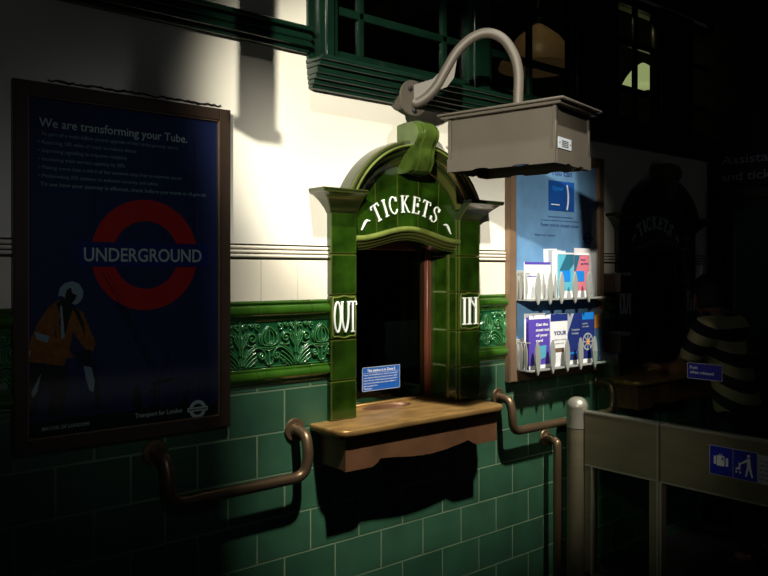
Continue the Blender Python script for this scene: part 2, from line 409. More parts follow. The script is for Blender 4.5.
for i in range(-9, 16):
    x = 1.3395+i*TW
    for s0, s1 in spans():
        a, c = max(x, s0), min(x+TW, s1)
        if c-a < .012: continue
        me_ = fm
        if c-a < TW-.004:
            bm_ = bmesh.new(); bm_.from_mesh(fm)
            for pl_, kk in ((a-x, 1), (c-x, -1)): bmesh.ops.bisect_plane(bm_, geom=bm_.verts[:]+bm_.edges[:]+bm_.faces[:], plane_co=(pl_, 0, 0), plane_no=(-kk, 0, 0), clear_outer=True)
            me_ = bpy.data.meshes.new('frieze'); bm_.to_mesh(me_); bm_.free(); me_.materials.clear(); me_.materials.append(M['frieze'])
        o = bpy.data.objects.new('trim_%d' % n, me_); C.objects.link(o); o.location = (x, -.0015, 1.207); o['kind'] = 'structure'; n += 1
# fill piece where the frieze runs under the surrounds' edges is covered by the pilasters
b = BM(); box(b, (XL, -3.9, -.1), (6.5, .14, 0)); box(b, (XL, -9, -.1), (6.5, -3.9, 0)); struct('floor', b, 'asphalt')
# dark green rail on the plaster, left of the windows
b = BM()
for z0, z1, p in ((2.425, 2.443, .050), (2.385, 2.425, .030), (2.368, 2.385, .042), (2.352, 2.368, .022)): box(b, (XL, -p, z0), (1.618, .0, z1), .003, 1)
halfround(b, XL, 1.618, 2.405, .012, 1, 8, -.028)
struct('trim_rail', b, 'paint_green')
# projecting timber of the upper windows
b = BM()
WS0 = 1.615
for z0, z1, p in ((2.318, 2.336, .105), (2.300, 2.318, .090), (2.275, 2.300, .070), (2.258, 2.275, .058), (2.241, 2.258, .040), (2.226, 2.241, .026)):
    box(b, (WS0+(.105-p)*.15, -p, z0), (XR, .05, z1), .004, 2)
box(b, (WS0+.002, -.012, 2.336), (WS0+.05, .05, 3.05), .004, 2)
struct('trim_sill', b, 'paint_green')
posts = [(1.655, 1.744), (2.455, 2.604), (3.20, 3.61), (3.99, 4.40)]
wins = [(1.744, 2.455, [1.87, 2.326]), (2.604, 3.20, [2.90]), (3.61, 3.99, [3.81]), (4.40, XR, [])]
b = BM()
for x0, x1 in posts: box(b, (x0, -.030, 2.336), (x1, .02, 3.05), .006, 2); box(b, (x0+.025, -.042, 2.336), (x1-.025, -.03, 3.05), .004, 1)
struct('trim_posts', b, 'paint_green')
for i, (x0, x1, ms) in enumerate(wins):
    b = BM()
    box(b, (x0, -.02, 2.336), (x1, .02, 2.388), .004, 1); box(b, (x0, -.02, 3.0), (x1, .02, 3.05), .004, 1)
    for z in (2.545, 2.80): box(b, (x0, -.012, z-.017), (x1, .014, z+.017), .006, 2)
    for m_ in ms: box(b, (m_-.015, -.012, 2.38), (m_+.015, .014, 3.02), .006, 2)
    f = struct('window_%d' % (i+1), b, 'paint_green')
    b = BM(); box(b, (x0, .004, 2.38), (x1, .008, 3.02)); g = obj('window_glass', b, 'glass', None); g.location = Vector(g.location)-Vector(f.location); g.parent = f
# ceilings: roof opening shaped for the sun patch, soffit added to shade the far counters
b = BM(); RZ = 9.0; ox0, ox1, oy0, oy1 = .50, 4.0, -5.0, -4.0
for a, c in (((-6, -12, RZ), (ox0, .14, RZ+.15)), ((ox1, -12, RZ), (9, .14, RZ+.15)), ((ox0, -12, RZ), (ox1, oy0, RZ+.15)), ((ox0, oy1, RZ), (ox1, .14, RZ+.15))): box(b, a, c)
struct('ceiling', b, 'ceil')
b = BM(); box(b, (3.13, -3.4, 3.08), (6.5, -.0, 3.25)); struct('ceiling_sun_blocker', b, 'ceil')
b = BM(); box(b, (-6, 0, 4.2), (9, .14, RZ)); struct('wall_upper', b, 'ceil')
hs = thing('hanging_blocker', (.80, -.62, 2.26), 'added out-of-view conduit hanging from the roof in front of the cream wall', 'blocker')  # unseen bar added to cast the dark band on the wall
b = BM(); box(b, (.765, -.65, 2.30), (.835, -.58, 8.99), .004); obj('blocker_shaft', b, 'frame_dark', hs)
b = BM(); box(b, (.755, -.66, 2.26), (.845, -.57, 2.30), .006); obj('end_cap', b, 'frame_dark', hs)
# room behind the counters
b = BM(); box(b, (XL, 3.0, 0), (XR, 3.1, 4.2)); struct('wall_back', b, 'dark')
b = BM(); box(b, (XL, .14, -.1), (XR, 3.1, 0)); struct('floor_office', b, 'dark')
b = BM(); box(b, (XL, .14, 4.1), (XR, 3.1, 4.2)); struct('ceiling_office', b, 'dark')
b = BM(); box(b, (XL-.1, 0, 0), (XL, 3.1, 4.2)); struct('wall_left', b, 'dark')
# end wall with a doorway
DX = XR; dy0, dy1 = -.07, -.95
b = BM(); box(b, (DX, -.06, 0), (DX+.12, 3.1, 4.2)); box(b, (DX, -3.6, 0), (DX+.12, -1.0, 4.2)); box(b, (DX, -1.0, 2.03), (DX+.12, -.06, 4.2))
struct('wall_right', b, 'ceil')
b = BM(); EX = Fr((DX, 0, 0), (0, -1, 0))
rect(b, EX, .05, 0, .10, 2.03, -.02, .03, .003); rect(b, EX, .96, 0, 1.01, 2.03, -.02, .03, .003); rect(b, EX, .05, 1.985, 1.01, 2.045, -.02, .03, .003)
struct('trim_door', b, 'frame_dark')
b = BM(); rect(b, EX, .10, .01, .16, 1.985, -.04, .0, .003); rect(b, EX, .90, .01, .96, 1.985, -.04, .0, .003); rect(b, EX, .16, 1.92, .90, 1.985, -.04, 0, .003); rect(b, EX, .16, .01, .90, .25, -.04, 0, .003); rect(b, EX, .16, 1.0, .90, 1.05, -.04, 0, .002)
dr = struct('door_1', b, 'frame_dark')
b = BM(); rect(b, EX, .16, .25, .90, 1.92, -.022, -.018); g = obj('door_glass', b, 'clear'); g.location = Vector(g.location)-Vector(dr.location); g.parent = dr
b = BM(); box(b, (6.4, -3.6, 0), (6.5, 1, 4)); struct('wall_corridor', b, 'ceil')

# ------------------------------------------------------------------ ticket window
SUR = 0.0
def ticket_window():
    t = thing('ticket_window', (2.118, 0, .98), 'dark olive glazed tile ticket window with arched hood, nearest, between the navy poster and the blue leaflet board', 'ticket window', 'arched ticket windows')
    cxx, zc = 2.118, 1.685
    # pilasters of glazed tiles, with white raised letters
    for nm, x0, x1, word in (('OUT', 1.712, 1.835, 0), ('IN', 2.400, 2.528, 1)):
        b = BM(); zs = [.982, 1.133, 1.290, 1.458, 1.615, 1.775]
        for za, zb in zip(zs, zs[1:]): box(b, (x0, -.026, za+.0012), (x1, .01, zb-.0012), .0045, 3)
        if word:                            # stepped and rounded return of the right reveal
            for za, zb in zip(zs, zs[1:]):
                box(b, (x0-.012, -.018, za+.0012), (x0+.003, .03, zb-.0012), .004, 3)
                box(b, (x0-.004, .012, za+.0012), (x0+.02, .16, zb-.0012), .004, 2)
            for za, zb in zip(zs, zs[1:]): tube(b, [(x0-.006, .036, za+.001), (x0-.006, .036, zb-.001)], .012, 12)
        else:
            for za, zb in zip(zs, zs[1:]): box(b, (x0+.10, .0, za+.0012), (x1+.002, .16, zb-.0012), .004, 2)
        p = obj('pilaster', b, 'olive', t, 12)
        b = BM(); cx = (x0+x1)/2; hw = (x1-x0)/2-.008
        for zz, sg in ((1.4515, 1), (1.2985, -1)):
            P = [(cx+hw*u, -.0265, zz+sg*.003*math.cos(u*PI*1.5)-sg*.006*(abs(u) > .95)) for u in [i/10-1 for i in range(21)]]
            tube(b, P, .0032, 8)
        for sg in (-1, 1): tube(b, [(cx+sg*hw, -.0265, 1.446), (cx+sg*(hw+.002), -.0265, 1.375), (cx+sg*hw, -.0265, 1.304)], .003, 8)
        obj('raised_border', b, 'paleol', p)
        b = BM(); y = -.030; r = .0042; zt, zb_ = 1.432, 1.318
        if word == 0:
            w_ = .0145; a = cx-.034
            tube(b, [(a+w_*math.cos(q*PI/12), y, (zt+zb_)/2+(zt-zb_)/2*math.sin(q*PI/12)) for q in range(25)], r, 8, False)
            a = cx+.003
            tube(b, smoothpath([(a-.015, y, zt), (a-.014, y, 1.36), (a, y, zb_), (a+.013, y, 1.36), (a+.015, y, zt)], 6), r, 8)
            for q in (-.015, .015): tube(b, [(a+q-.006, y, zt), (a+q+.006, y, zt)], .0026, 8)
            a = cx+.039
            tube(b, [(a, y, zt), (a, y, zb_)], r, 8); tube(b, [(a-.017, y, zt-.012), (a-.016, y, zt), (a+.016, y, zt), (a+.017, y, zt-.012)], .0032, 8); tube(b, [(a-.008, y, zb_), (a+.008, y, zb_)], .0026, 8)
        else:
            for a, z1_ in ((cx-.036, zb_), (cx-.004, zb_), (cx+.036, zb_)):
                tube(b, [(a, y, zt), (a, y, z1_)], .0058, 8); tube(b, [(a-.012, y, z1_), (a+.012, y, z1_)], .0034, 8); tube(b, [(a-.011, y, zt), (a+.011, y, zt)], .0034, 8)
            tube(b, [(cx-.004, y, zt), (cx+.036, y, zt-.045)], .005, 8)
        obj('lettering', b, 'white_glaze', p, label='white raised letters ' + nm)
    # shoulders: flared cornice blocks on the pilasters
    for sgn in (-1, 1):
        b = BM(); xi, xo = cxx+sgn*.283, cxx+sgn*.493
        prof = [(1.768, .026, .0), (1.785, .036, .010), (1.815, .062, .040), (1.838, .085, .072), (1.842, .098, .088), (1.857, .100, .09)]
        rows = []
        for z, p, e in prof:
            xo_ = cxx+sgn*(.410+e*.92)
            rows.append([b.verts.new(v) for v in ((xi, 0, z), (xi, -p, z), (xo_, -p, z), (xo_, 0, z))])
        for r0, r1 in zip(rows, rows[1:]):
            for j in range(4): b.faces.new((r0[j], r0[(j+1) % 4], r1[(j+1) % 4], r1[j]))
        b.faces.new(rows[0]); b.faces.new(rows[-1][::-1])
        bmesh.ops.bevel(b, geom=[e for e in b.edges], offset=.002, segments=2, affect='EDGES')
        obj('shoulder', b, 'hoodg', t)
    # arched hood
    b = BM(); prof = [(.392, .0), (.394, .062), (.392, .078), (.386, .086), (.376, .087), (.368, .080), (.362, .070), (.352, .068), (.345, .060), (.338, .044), (.326, .040), (.318, .030), (.306, .024), (.298, .012), (.298, -.05), (.392, -.0)]
    n = 60; a0, a1 = math.radians(25.5), math.radians(154.5); L = []
    for i in range(n+1):
        a = a0+(a1-a0)*i/n; L.append([b.verts.new((cxx+r*math.cos(a), -d, zc+r*math.sin(a))) for r, d in prof])
    for i in range(n):
        for j in range(len(prof)-1): b.faces.new((L[i][j], L[i][j+1], L[i+1][j+1], L[i+1][j]))
    b.faces.new(L[0]); b.faces.new(L[-1][::-1])
    obj('arched_hood', b, 'hoodg', t, 30)
    b = BM()                                # moulded roll with paler glaze under the rim
    tube(b, [(cxx+.372*math.cos(a0+(a1-a0)*i/60), -.087, zc+.372*math.sin(a0+(a1-a0)*i/60)) for i in range(61)], .0045, 8)
    obj('hood_roll', b, 'paleol', t)
    # keystone scroll
    b = BM()
    prof = [(2.150, .0), (2.156, .05), (2.153, .10), (2.140, .128), (2.118, .143), (2.095, .144), (2.075, .136), (2.055, .120), (2.02, .112), (1.985, .108), (1.955, .090), (1.945, .06), (1.945, 0)]
    for x0, x1, k_ in ((cxx-.058, cxx-.030, .93), (cxx-.032, cxx+.034, 1.0), (cxx+.032, cxx+.060, .93)):
        t2 = bmesh.new(); fr = Fr((x0, 0, 0), (0, -1, 0)); pts = [(p*k_, 2.05+(z-2.05)*(k_ if z > 2.05 else 1)) for z, p in prof]
        poly(t2, fr, pts, 0, -(x1-x0)); merge(b, t2)
    bmesh.ops.bevel(b, geom=[e for e in b.edges if len(e.link_faces) == 2 and e.calc_face_angle(0) > 1.2], offset=.004, segments=2, affect='EDGES')
    obj('keystone', b, 'keyg', t, 40)
    # tympanum slips with joints, and the lettering on them
    b = BM(); yb = .012
    cuts = [-.30, -.165, -.055, .055, .165, .30]
    xs = [cxx-.285+.57*i/60 for i in range(61)]
    def wave(x): u = (x-cxx)/.285; return 1.676+.046*(.5+.5*math.cos(PI*u))
    for c0, c1 in zip(cuts, cuts[1:]):
        sub = [cxx+c0+(c1-c0)*i/8 for i in range(9)]; sub = [min(max(s, cxx-.286), cxx+.286) for s in sub]
        sub[0] += .001; sub[-1] -= .001
        top = [zc+math.sqrt(max(.0, .305**2-(s-cxx)**2)) for s in sub]
        lean = lambda s, z: (s-cxx)*(z-1.69)*.55
        pts = [(s, wave(s)-.02) for s in sub]+[(min(max(s+lean(s, z)*.6, cxx-.3), cxx+.3), z) for s, z in reversed(list(zip(sub, top)))]
        poly(b, WX, pts, .0005, .006)
    obj('tympanum', b, 'olive', t, 20)
    b = BM()
    for k_, (dz, y, r) in enumerate(((0, -.020, .012), (-.018, -.008, .009), (-.032, .0, .007))):
        tube(b, [(x, y, wave(x)+dz) for x in xs], r, 10)
        if k_ == 0: o1 = b; b = BM()
    obj('wave_moulding', o1, 'paleol', t); obj('lower_moulding', b, 'hoodg', t)
    b = BM(); pts = [(x, wave(x)-.005) for x in xs]+[(x, wave(x)-.045) for x in reversed(xs)]
    poly(b, WX, pts, -.17, .0); obj('lintel', b, 'hoodg', t)
    b = BM(); ac = 1.48; R = .345; r = .0034; y = -.009
    G = {'T': [[(0, 0), (0, 1)], [(-.36, .82), (-.34, 1), (.34, 1), (.36, .82)], [(-.14, 0), (.14, 0)]],
         'I': [[(0, 0), (0, 1)], [(-.13, 0), (.13, 0)], [(-.13, 1), (.13, 1)]],
         'C': [[(.28, .76), (.2, .94), (0, 1.02), (-.22, .86), (-.32, .5), (-.22, .14), (0, -.02), (.2, .07), (.3, .22)], [(.29, .72), (.29, .98)]],
         'K': [[(-.2, 0), (-.2, 1)], [(-.32, 0), (-.06, 0)], [(-.32, 1), (-.06, 1)], [(.28, 1), (-.18, .42)], [(-.02, .58), (.32, 0), (.42, 0)], [(.16, 1), (.38, 1)]],
         'E': [[(-.2, 0), (-.2, 1)], [(-.3, 1), (.26, 1), (.28, .82)], [(-.2, .54), (.14, .54)], [(.14, .42), (.14, .66)], [(-.3, 0), (.28, 0), (.31, .2)]],
         'S': [[(.24, .78), (.16, .96), (-.04, 1.02), (-.22, .86), (-.18, .64), (.08, .48), (.24, .28), (.16, .06), (-.04, -.02), (-.2, .06), (-.28, .24)], [(.25, .76), (.25, 1)], [(-.29, 0), (-.29, .26)]]}
    word = 'TICKETS'; pos = [-.176, -.128, -.083, -.020, .044, .100, .158]; h = .066
    for ch, x in zip(word, pos):
        a = x/R; ca, sa = math.cos(a), math.sin(a)
        for st in G[ch]:
            P = [(q, z) for q, z in st]
            if len(P) > 5: P = [(p.x, p.y) for p in smoothpath([(q, z, 0) for q, z in P], 4)]
            tube(b, [(cxx+(R-.033+z*h)*sa+q*h*.88*ca, y, ac+(R-.033+z*h)*ca-q*h*.88*sa) for q, z in P], .0047 if len(st) == 2 and st[0][0] == st[1][0] else .0033, 8)
    for s in (-1, 1):
        P = [(cxx+s*(.212+.030*q), y, ac+math.sqrt(R*R-(.212+.030*q)**2)-.004+.007*math.sin(q*PI*1.3)) for q in [i/6 for i in range(-2, 8)]]
        tube(b, P, [.0012+.0042*math.sin(PI*(i+.4)/10) for i in range(10)], 8)
    obj('lettering', b, 'white_glaze', t, label='white raised word TICKETS')
    # wooden glazing frame, glass, and the notice on it
    b = BM(); yg = .170
    box(b, (1.838, yg-.022, .98), (1.862, yg+.03, 1.70), .003, 1); box(b, (2.372, yg-.022, .98), (2.400, yg+.03, 1.70), .003, 1)
    box(b, (1.838, yg-.02, 1.64), (2.40, yg+.03, 1.70), .003, 1)
    obj('window_frame', b, 'redwood', t)
    b = BM(); box(b, (1.838, yg-.018, .979), (2.40, yg+.02, .992), .003, 1); obj('frame_bottom', b, 'brass', t)
    b = BM(); box(b, (1.862, yg-.003, .992), (2.372, yg+.003, 1.64)); gl = obj('glass_pane', b, 'glass', t)
    # counter slab with a coin scoop
    b = BM(); x0, x1, zt_, th = 1.632, 2.512, .982, .024; N = 96; hc = (2.095, .098); ha, hb = .120, .052
    out = []; rr = .045
    def bound(a):
        dx, dy = math.cos(a), math.sin(a); best = 9
        for (ex, ey, nx_, ny_) in ((x1-hc[0], 0, 1, 0), (x0-hc[0], 0, -1, 0), (0, .15-hc[1], 0, 1), (0, -.20-hc[1], 0, -1)):
            dn = dx*nx_+dy*ny_
            if dn > 1e-6: best = min(best, (ex*nx_+ey*ny_)/dn)
        return hc[0]+dx*best, hc[1]+dy*best
    angs = sorted([2*PI*i/N for i in range(N)]+[math.atan2(sy-hc[1], sx-hc[0]) % (2*PI) for sx, sy in ((x1, -.2), (x0, -.2), (x1-.045, -.2), (x0+.045, -.2), (x1, -.155), (x0, -.155), (x1, .15), (x0, .15))])
    for a in angs:
        x, y = bound(a)
        for cx_, sg in ((x0+rr, -1), (x1-rr, 1)):
            if (x-cx_)*sg > 0 and y < -.2+rr:
                dx, dy = x-cx_, y-(-.2+rr); l = math.hypot(dx, dy)
                if l > rr: x, y = cx_+dx/l*rr, -.2+rr+dy/l*rr
        out.append((x, y))
    rows = []
    def row(f, z): rows.append([b.verts.new((*f(i), z)) for i in range(len(angs))])
    ell = lambda s: (lambda i: (hc[0]+ha*s*math.cos(angs[i]), hc[1]+hb*s*math.sin(angs[i])))
    ins = lambda d: (lambda i: (out[i][0]+(d if out[i][0] < x0+.06 else -d if out[i][0] > x1-.06 else 0), out[i][1]+(d if out[i][1] < -.14 else 0)))
    row(ell(.10), zt_-.042)
    for s, z in ((.5, -.041), (.75, -.038), (.9, -.030), (.97, -.014), (1.02, -.0004), (1.06, 0)): row(ell(s), zt_+z)
    row(ins(.005), zt_); row(ins(.0015), zt_-.0015); row(ins(0), zt_-.006); row(ins(0), zt_-th+.006); row(ins(.004), zt_-th); row(ell(1.14), zt_-th); row(ell(1.05), zt_-.034); row(ell(.5), zt_-.048)
    for r0, r1 in zip(rows, rows[1:]):
        for j in range(len(angs)):
            try: b.faces.new((r0[j], r0[(j+1) % len(angs)], r1[(j+1) % len(angs)], r1[j]))
            except ValueError: pass
    b.faces.new(rows[0]); b.faces.new(rows[-1][::-1])
    obj('counter', b, 'brass', t, 50)
    b = BM(); rows = []  # darker lining over the brass bowl, painting in its inner shade
    for s, z in ((.10, -.040), (.48, -.039), (.73, -.036), (.88, -.028), (.95, -.013), (.985, -.002), (1.03, .0008), (1.06, .0002)): row(ell(s), zt_+z)
    for r0, r1 in zip(rows, rows[1:]):
        for j in range(len(angs)): b.faces.new((r0[j], r0[(j+1) % len(angs)], r1[(j+1) % len(angs)], r1[j]))
    b.faces.new(rows[0][::-1]); obj('scoop_shade_lining', b, 'bronze', t, 60, 'oval coin scoop lining, darkened as shade')
    # apron under the counter
    b = BM(); fr = Fr((0, -.150, 0))
    P = [(1.675, .826), (1.80, .826), (1.822, .836), (1.838, .851), (1.90, .846), (2.0, .834), (2.09, .829), (2.18, .834), (2.28, .848), (2.31, .853), (2.335, .838), (2.36, .828), (2.483, .828), (2.483, .960), (1.675, .960)]
    poly(b, fr, P, 0, .015)
    for x in (1.675, 2.465): box(b, (x, -.150, .83), (x+.018, -.001, .958))
    box(b, (1.655, -.162, .940), (2.50, -.001, .959), .006, 2)
    obj('apron', b, 'bronze', t)
    return t, gl
TWN, gl = ticket_window()
# notice fixed on the glass
NF = Fr((0, .155, 0))
nt_ = thing('notice', (2.109, .155, 1.043), 'small blue printed notice on the nearest ticket window glass', 'notice')
b = BM(); rect(b, NF, 2.0040, 1.0430, 2.2140, 1.1440, -.0008, .0008); obj('sheet', b, 'sticker', nt_)
b = BM()
for q in ((2.0040, 1.0430, 2.2140, 1.0455), (2.0040, 1.1415, 2.2140, 1.1440), (2.0040, 1.0430, 2.0065, 1.1440), (2.2115, 1.0430, 2.2140, 1.1440), (2.0060, 1.1180, 2.2120, 1.1200)): rect(b, NF, *q, .0009, .0014)
obj('border', b, 'grey', nt_)
b = BM(); textbm(b, NF, 'This station is in Zone 2', 2.0310, 1.1240, .155, .011, .001, bold=.02)
for i, (s, w_) in enumerate((('If you are travelling to a station in another', .19), ('zone please make sure that you have a valid', .185), ('ticket for the whole of your journey before', .188), ('you travel otherwise you may be liable to', .18), ('pay a penalty fare', .075), ('Thank you', .045))):
    textbm(b, NF, s, 2.0120, 1.1085-i*.0115, w_, .006, .001)
obj('lettering', b, 'white', nt_)
T2 = copy_tree(TWN); T2.location.x += 1.90
T2['label'] = 'shadowed green arched ticket window further along, with a customer leaning at its counter'

# office clutter seen through the glass
b = BM(); box(b, (1.70, .16, .93), (2.70, .80, .965), .004); tag(obj('desk', b, 'desk'), 'green office desk top behind the nearest ticket window glass', 'desk')
pp = BM(); t = bmesh.new(); box(t, (-.10, -.07, 0), (.10, .07, .002)); bmesh.ops.rotate(t, verts=t.verts[:], cent=(0, 0, 0), matrix=Matrix.Rotation(.3, 3, 'Z')); bmesh.ops.translate(t, verts=t.verts[:], vec=(2.02, .26, .966)); merge(pp, t)
tag(obj('sheet_of_paper', pp, 'grey'), 'pale sheet of paper on the office desk behind the nearest ticket window', 'paper')
cl = thing('computer_monitor', (2.50, .55, .966), 'dark computer monitor on the desk behind the ticket window', 'monitor')
b = BM(); box(b, (2.36, .52, 1.06), (2.66, .56, 1.30), .008); obj('screen', b, 'near_black', cl)
b = BM(); box(b, (2.49, .53, .966), (2.53, .56, 1.07)); box(b, (2.42, .47, .966), (2.60, .60, .974), .002); obj('stand', b, 'near_black', cl)
def pendant(name, c, r, m, label):
    t = thing(name, (c[0], c[1], c[2]), label, 'lamp', 'pendant lamps behind the upper windows')
    b = BM(); lathe(b, c, [(r, 0), (r*.97, r*.12), (r*.80, r*.42), (r*.52, r*.78), (r*.22, r*1.02), (r*.10, r*1.1), (.002, r*1.1)], 32); obj('lamp_shade', b, m, t)
    b = BM(); tube(b, [(c[0], c[1], c[2]+r*1.08), (c[0], c[1], 4.1)], .006, 8); obj('cord', b, 'dark', t)
    b = BM(); lathe(b, c, [(.01, -.03), (.035, -.02), (.045, .0), (.03, .012)], 16); obj('bulb', b, m, t)
pendant('pendant_lamp', (3.72, .6, 2.78), .24, 'shade_brown', 'dim amber glass pendant lamp behind the upper window above the grey lamp box')
pendant('pendant_lamp', (4.25, .22, 2.685), .125, 'shade', 'small glowing yellow-white pendant lamp behind the far upper window')

ol = bpy.data.lights.new('pendant_fill', 'POINT'); olo = bpy.data.objects.new('pendant_fill', ol); C.objects.link(olo); ol.energy = 1.1; ol.color = (1, .72, .45); ol.shadow_soft_size = .04; olo.location = (3.45, .38, 3.25)  # fill lamp added to grade the amber shade from above
# ------------------------------------------------------------------ projecting lamp on a swan-neck bracket
t = thing('lamp', (2.146, 0, 2.19), 'grey-brown steel lamp box on a curved swan-neck bracket above the tickets arch', 'lamp')
yaw = math.radians(11.2); u = Vector((math.sin(yaw), -math.cos(yaw), 0)); v = Vector((math.cos(yaw), math.sin(yaw), 0))
c0 = Vector((2.134, -.235, 0)); LL, WW = .446, .275; zb, zt = 1.962, 2.152
def lbox(bm, a0, a1, b0, b1, z0, z1, bev=.002):
    t_ = bmesh.new(); bmesh.ops.create_cube(t_, size=1)
    for q in t_.verts:
        a = (a0+a1)/2+q.co.x*(a1-a0); c = (b0+b1)/2+q.co.y*(b1-b0); z = (z0+z1)/2+q.co.z*(z1-z0)
        q.co = c0+u*a+v*c+Vector((0, 0, z))
    bmesh.ops.bevel(t_, geom=t_.edges[:], offset=bev, segments=1, affect='EDGES'); merge(bm, t_)
b = BM(); lbox(b, 0, LL, 0, WW, zb+.02, zt); obj('housing', b, 'lampgrey', t)
b = BM()
for a, c in ((0, 0), (LL, 0), (0, WW), (LL, WW)): b = BM(); lbox(b, a-.007, a+.007, c-.007, c+.007, zb+.02, zt, .002); obj('corner_trim', b, 'lampgrey', t)
b = BM(); lbox(b, -.045, LL+.045, -.03, WW+.035, zt, zt+.010, .003); lbox(b, -.03, LL+.03, -.02, WW+.02, zt-.012, zt, .002)
obj('lid', b, 'lampgrey', t)
b = BM()                                     # skirt with notched lower edge
def skirt(O, R, Lg):
    fr = Fr(O, R); z0, z1 = zb-.028, zb+.022; P = [(0, z0)]
    for k_ in (.25, .62):
        for q in range(9): a = PI-PI*q/8; P.append((Lg*(k_+.08)+Lg*.075*math.cos(a), z0+.006*math.sin(a)))
    P += [(Lg, z0), (Lg, z1), (0, z1)]
    poly(b, fr, P, 0, .006)
p0 = c0-u*.006-v*.006; skirt(p0+v*0+u*(LL+.012)*0, u, LL+.012)
skirt(c0+u*(LL+.004), v, WW+.008); skirt(c0+v*(WW+.004)-u*.004, u, LL+.008); skirt(c0-u*.004, v, WW)
obj('skirt', b, 'lampgrey', t)
b = BM(); lbox(b, .01, LL-.01, .01, WW-.01, zb-.004, zb+.002); obj('diffuser', b, 'clear', t)
b = BM(); fr = Fr(c0+u*(LL+.001), v)
rect(b, fr, .02, 1.99, .125, 2.03, 0, .003); pl = obj('label_plate', b, 'grey', t, label='small pale label plate')
b = BM(); [rect(b, fr, .047, 1.997+k_*.0065, .10, 2.000+k_*.0065, .003, .0036) for k_ in range(4)]; [disc(b, fr, q, 2.01, .003, .003, .004, 10) for q in (.030, .115)]; obj('print', b, 'frame_dark', pl)
PX, PZ = 2.057, 2.236
b = BM()                                     # round wall plate
lathe(b, (PX, -.10, PZ), [(.001, 0), (.070, 0), (.072, .004), (.070, .010), (.001, .010)], 40, 'y'); lathe(b, (PX, -.001, PZ), [(.001, 0), (.03, 0), (.03, .1), (.001, .1)], 20, 'y')
pt = obj('wall_plate', b, 'lampgrey', t)
b = BM()
for dz, dx in ((.035, -.022), (-.05, .0)): b = BM(); lathe(b, (PX+dx, -.109, PZ+dz), [(.001, 0), (.010, 0), (.010, .006), (.006, .009), (.001, .010)], 12, 'y'); obj('bolt', b, 'near_black', pt)
cen = c0+u*LL/2+v*WW/2; ad = Vector((cen.x-PX, cen.y+.105, 0)); RL = ad.length; ad.normalize()
def onarm(px, py):                           # point of the arm's upright plane seen at a pixel
    a = px-384; d = Vector((CT*FPX+ST*a, ST*FPX-CT*a, HOR-py)); nrm = Vector((ad.y, -ad.x, 0)); o_ = Vector((0, -CAMD, EYE)); k_ = (Vector((PX, -.105, 0))-o_).dot(nrm)/d.dot(nrm)
    return o_+d*k_
path = [Vector((PX, -.106, PZ-.012)), onarm(417, 103), onarm(427, 97), onarm(437, 86), onarm(446, 70), onarm(457, 52), onarm(472, 38), onarm(488, 33), onarm(503, 39), onarm(514, 55), onarm(518.5, 74)]
path.append(Vector((cen.x, cen.y, zt+.06))); path.append(Vector((cen.x, cen.y, zt+.008)))
b = BM(); tube(b, smoothpath(path, 8), .0195, 18); obj('bracket_arm', b, 'lampgrey', t)
b = BM(); fr = Fr((PX, -.105, 0), ad)
P = [((w3-Vector((PX, -.105, 0))).dot(ad), w3.z) for w3 in [onarm(*q_) for q_ in ((411, 86), (433, 79), (450, 62), (457, 60), (454, 78), (447, 87), (425, 95), (413, 106))]]
poly(b, fr, P, -.003, .003); obj('gusset', b, 'lampgrey', t)
b = BM(); lathe(b, (cen.x, cen.y, zt+.010), [(.045, 0), (.045, .008), (.028, .012), (.026, .03), (.001, .03)], 24); obj('collar', b, 'lampgrey', t)

# ------------------------------------------------------------------ handrails
def handrail(name, label, pts, flanges, group=None, m='rail'):
    t = thing(name, (pts[0][0], 0, pts[0][2]), label, 'handrail', group)
    b = BM(); tube(b, smoothpath(pts, 9), .0195, 18); obj('rail', b, m, t)
    for x, z in flanges:
        b = BM(); lathe(b, (x, -.003, z), [(.001, 0), (.041, 0), (.043, .003), (.040, .008), (.024, .010), (.022, .016), (.001, .016)], 28, 'y'); obj('flange', b, m, t)
    return t
def bend(x, z, s, dz=-.15, p=.085):          # wall flange, forward, then down and along s
    return [(x, -.004, z), (x, -p*.45, z), (x+s*.002, -p*.92, z-.012), (x+s*.004, -p*1.12, z-.05), (x+s*.006, -p*1.15, z+dz*.62), (x+s*.018, -p*1.12, z+dz*.88), (x+s*.05, -p*1.08, z+dz), ]
A = bend(1.562, .970, -1); B_ = bend(1.028, .968, 1)
handrail('handrail', 'bronze handrail under the navy poster, left of the ticket counter', A+[(1.45, -.092, .819), (1.30, -.092, .818), (1.15, -.092, .818)]+B_[::-1], [(1.562, .970), (1.028, .968)], 'bronze handrails on the ticket wall')
A = bend(2.672, .972, 1, -.148, .075)
h2 = handrail('handrail', 'bronze handrail between the ticket counter and the steel gate post, under the leaflet board', A+[(2.80, -.08, .822), (2.95, -.08, .822), (3.06, -.08, .822)], [(2.672, .972)], 'bronze handrails on the ticket wall')
handrail('handrail', 'upright bronze grab rail running down to the floor beside the gate post', [(3.018, -.004, .738), (3.018, -.04, .738), (3.016, -.068, .728), (3.012, -.08, .70), (3.012, -.08, .5), (3.012, -.08, .25), (3.012, -.08, .03)], [(3.018, .738)], 'bronze handrails on the ticket wall')
A = bend(3.47, .972, -1, -.148, .075)
handrail('handrail', 'dark bronze handrail beyond the gate, left of the far ticket counter', A+[(3.38, -.08, .822), (3.25, -.08, .822)], [(3.47, .972)], 'bronze handrails on the ticket wall')

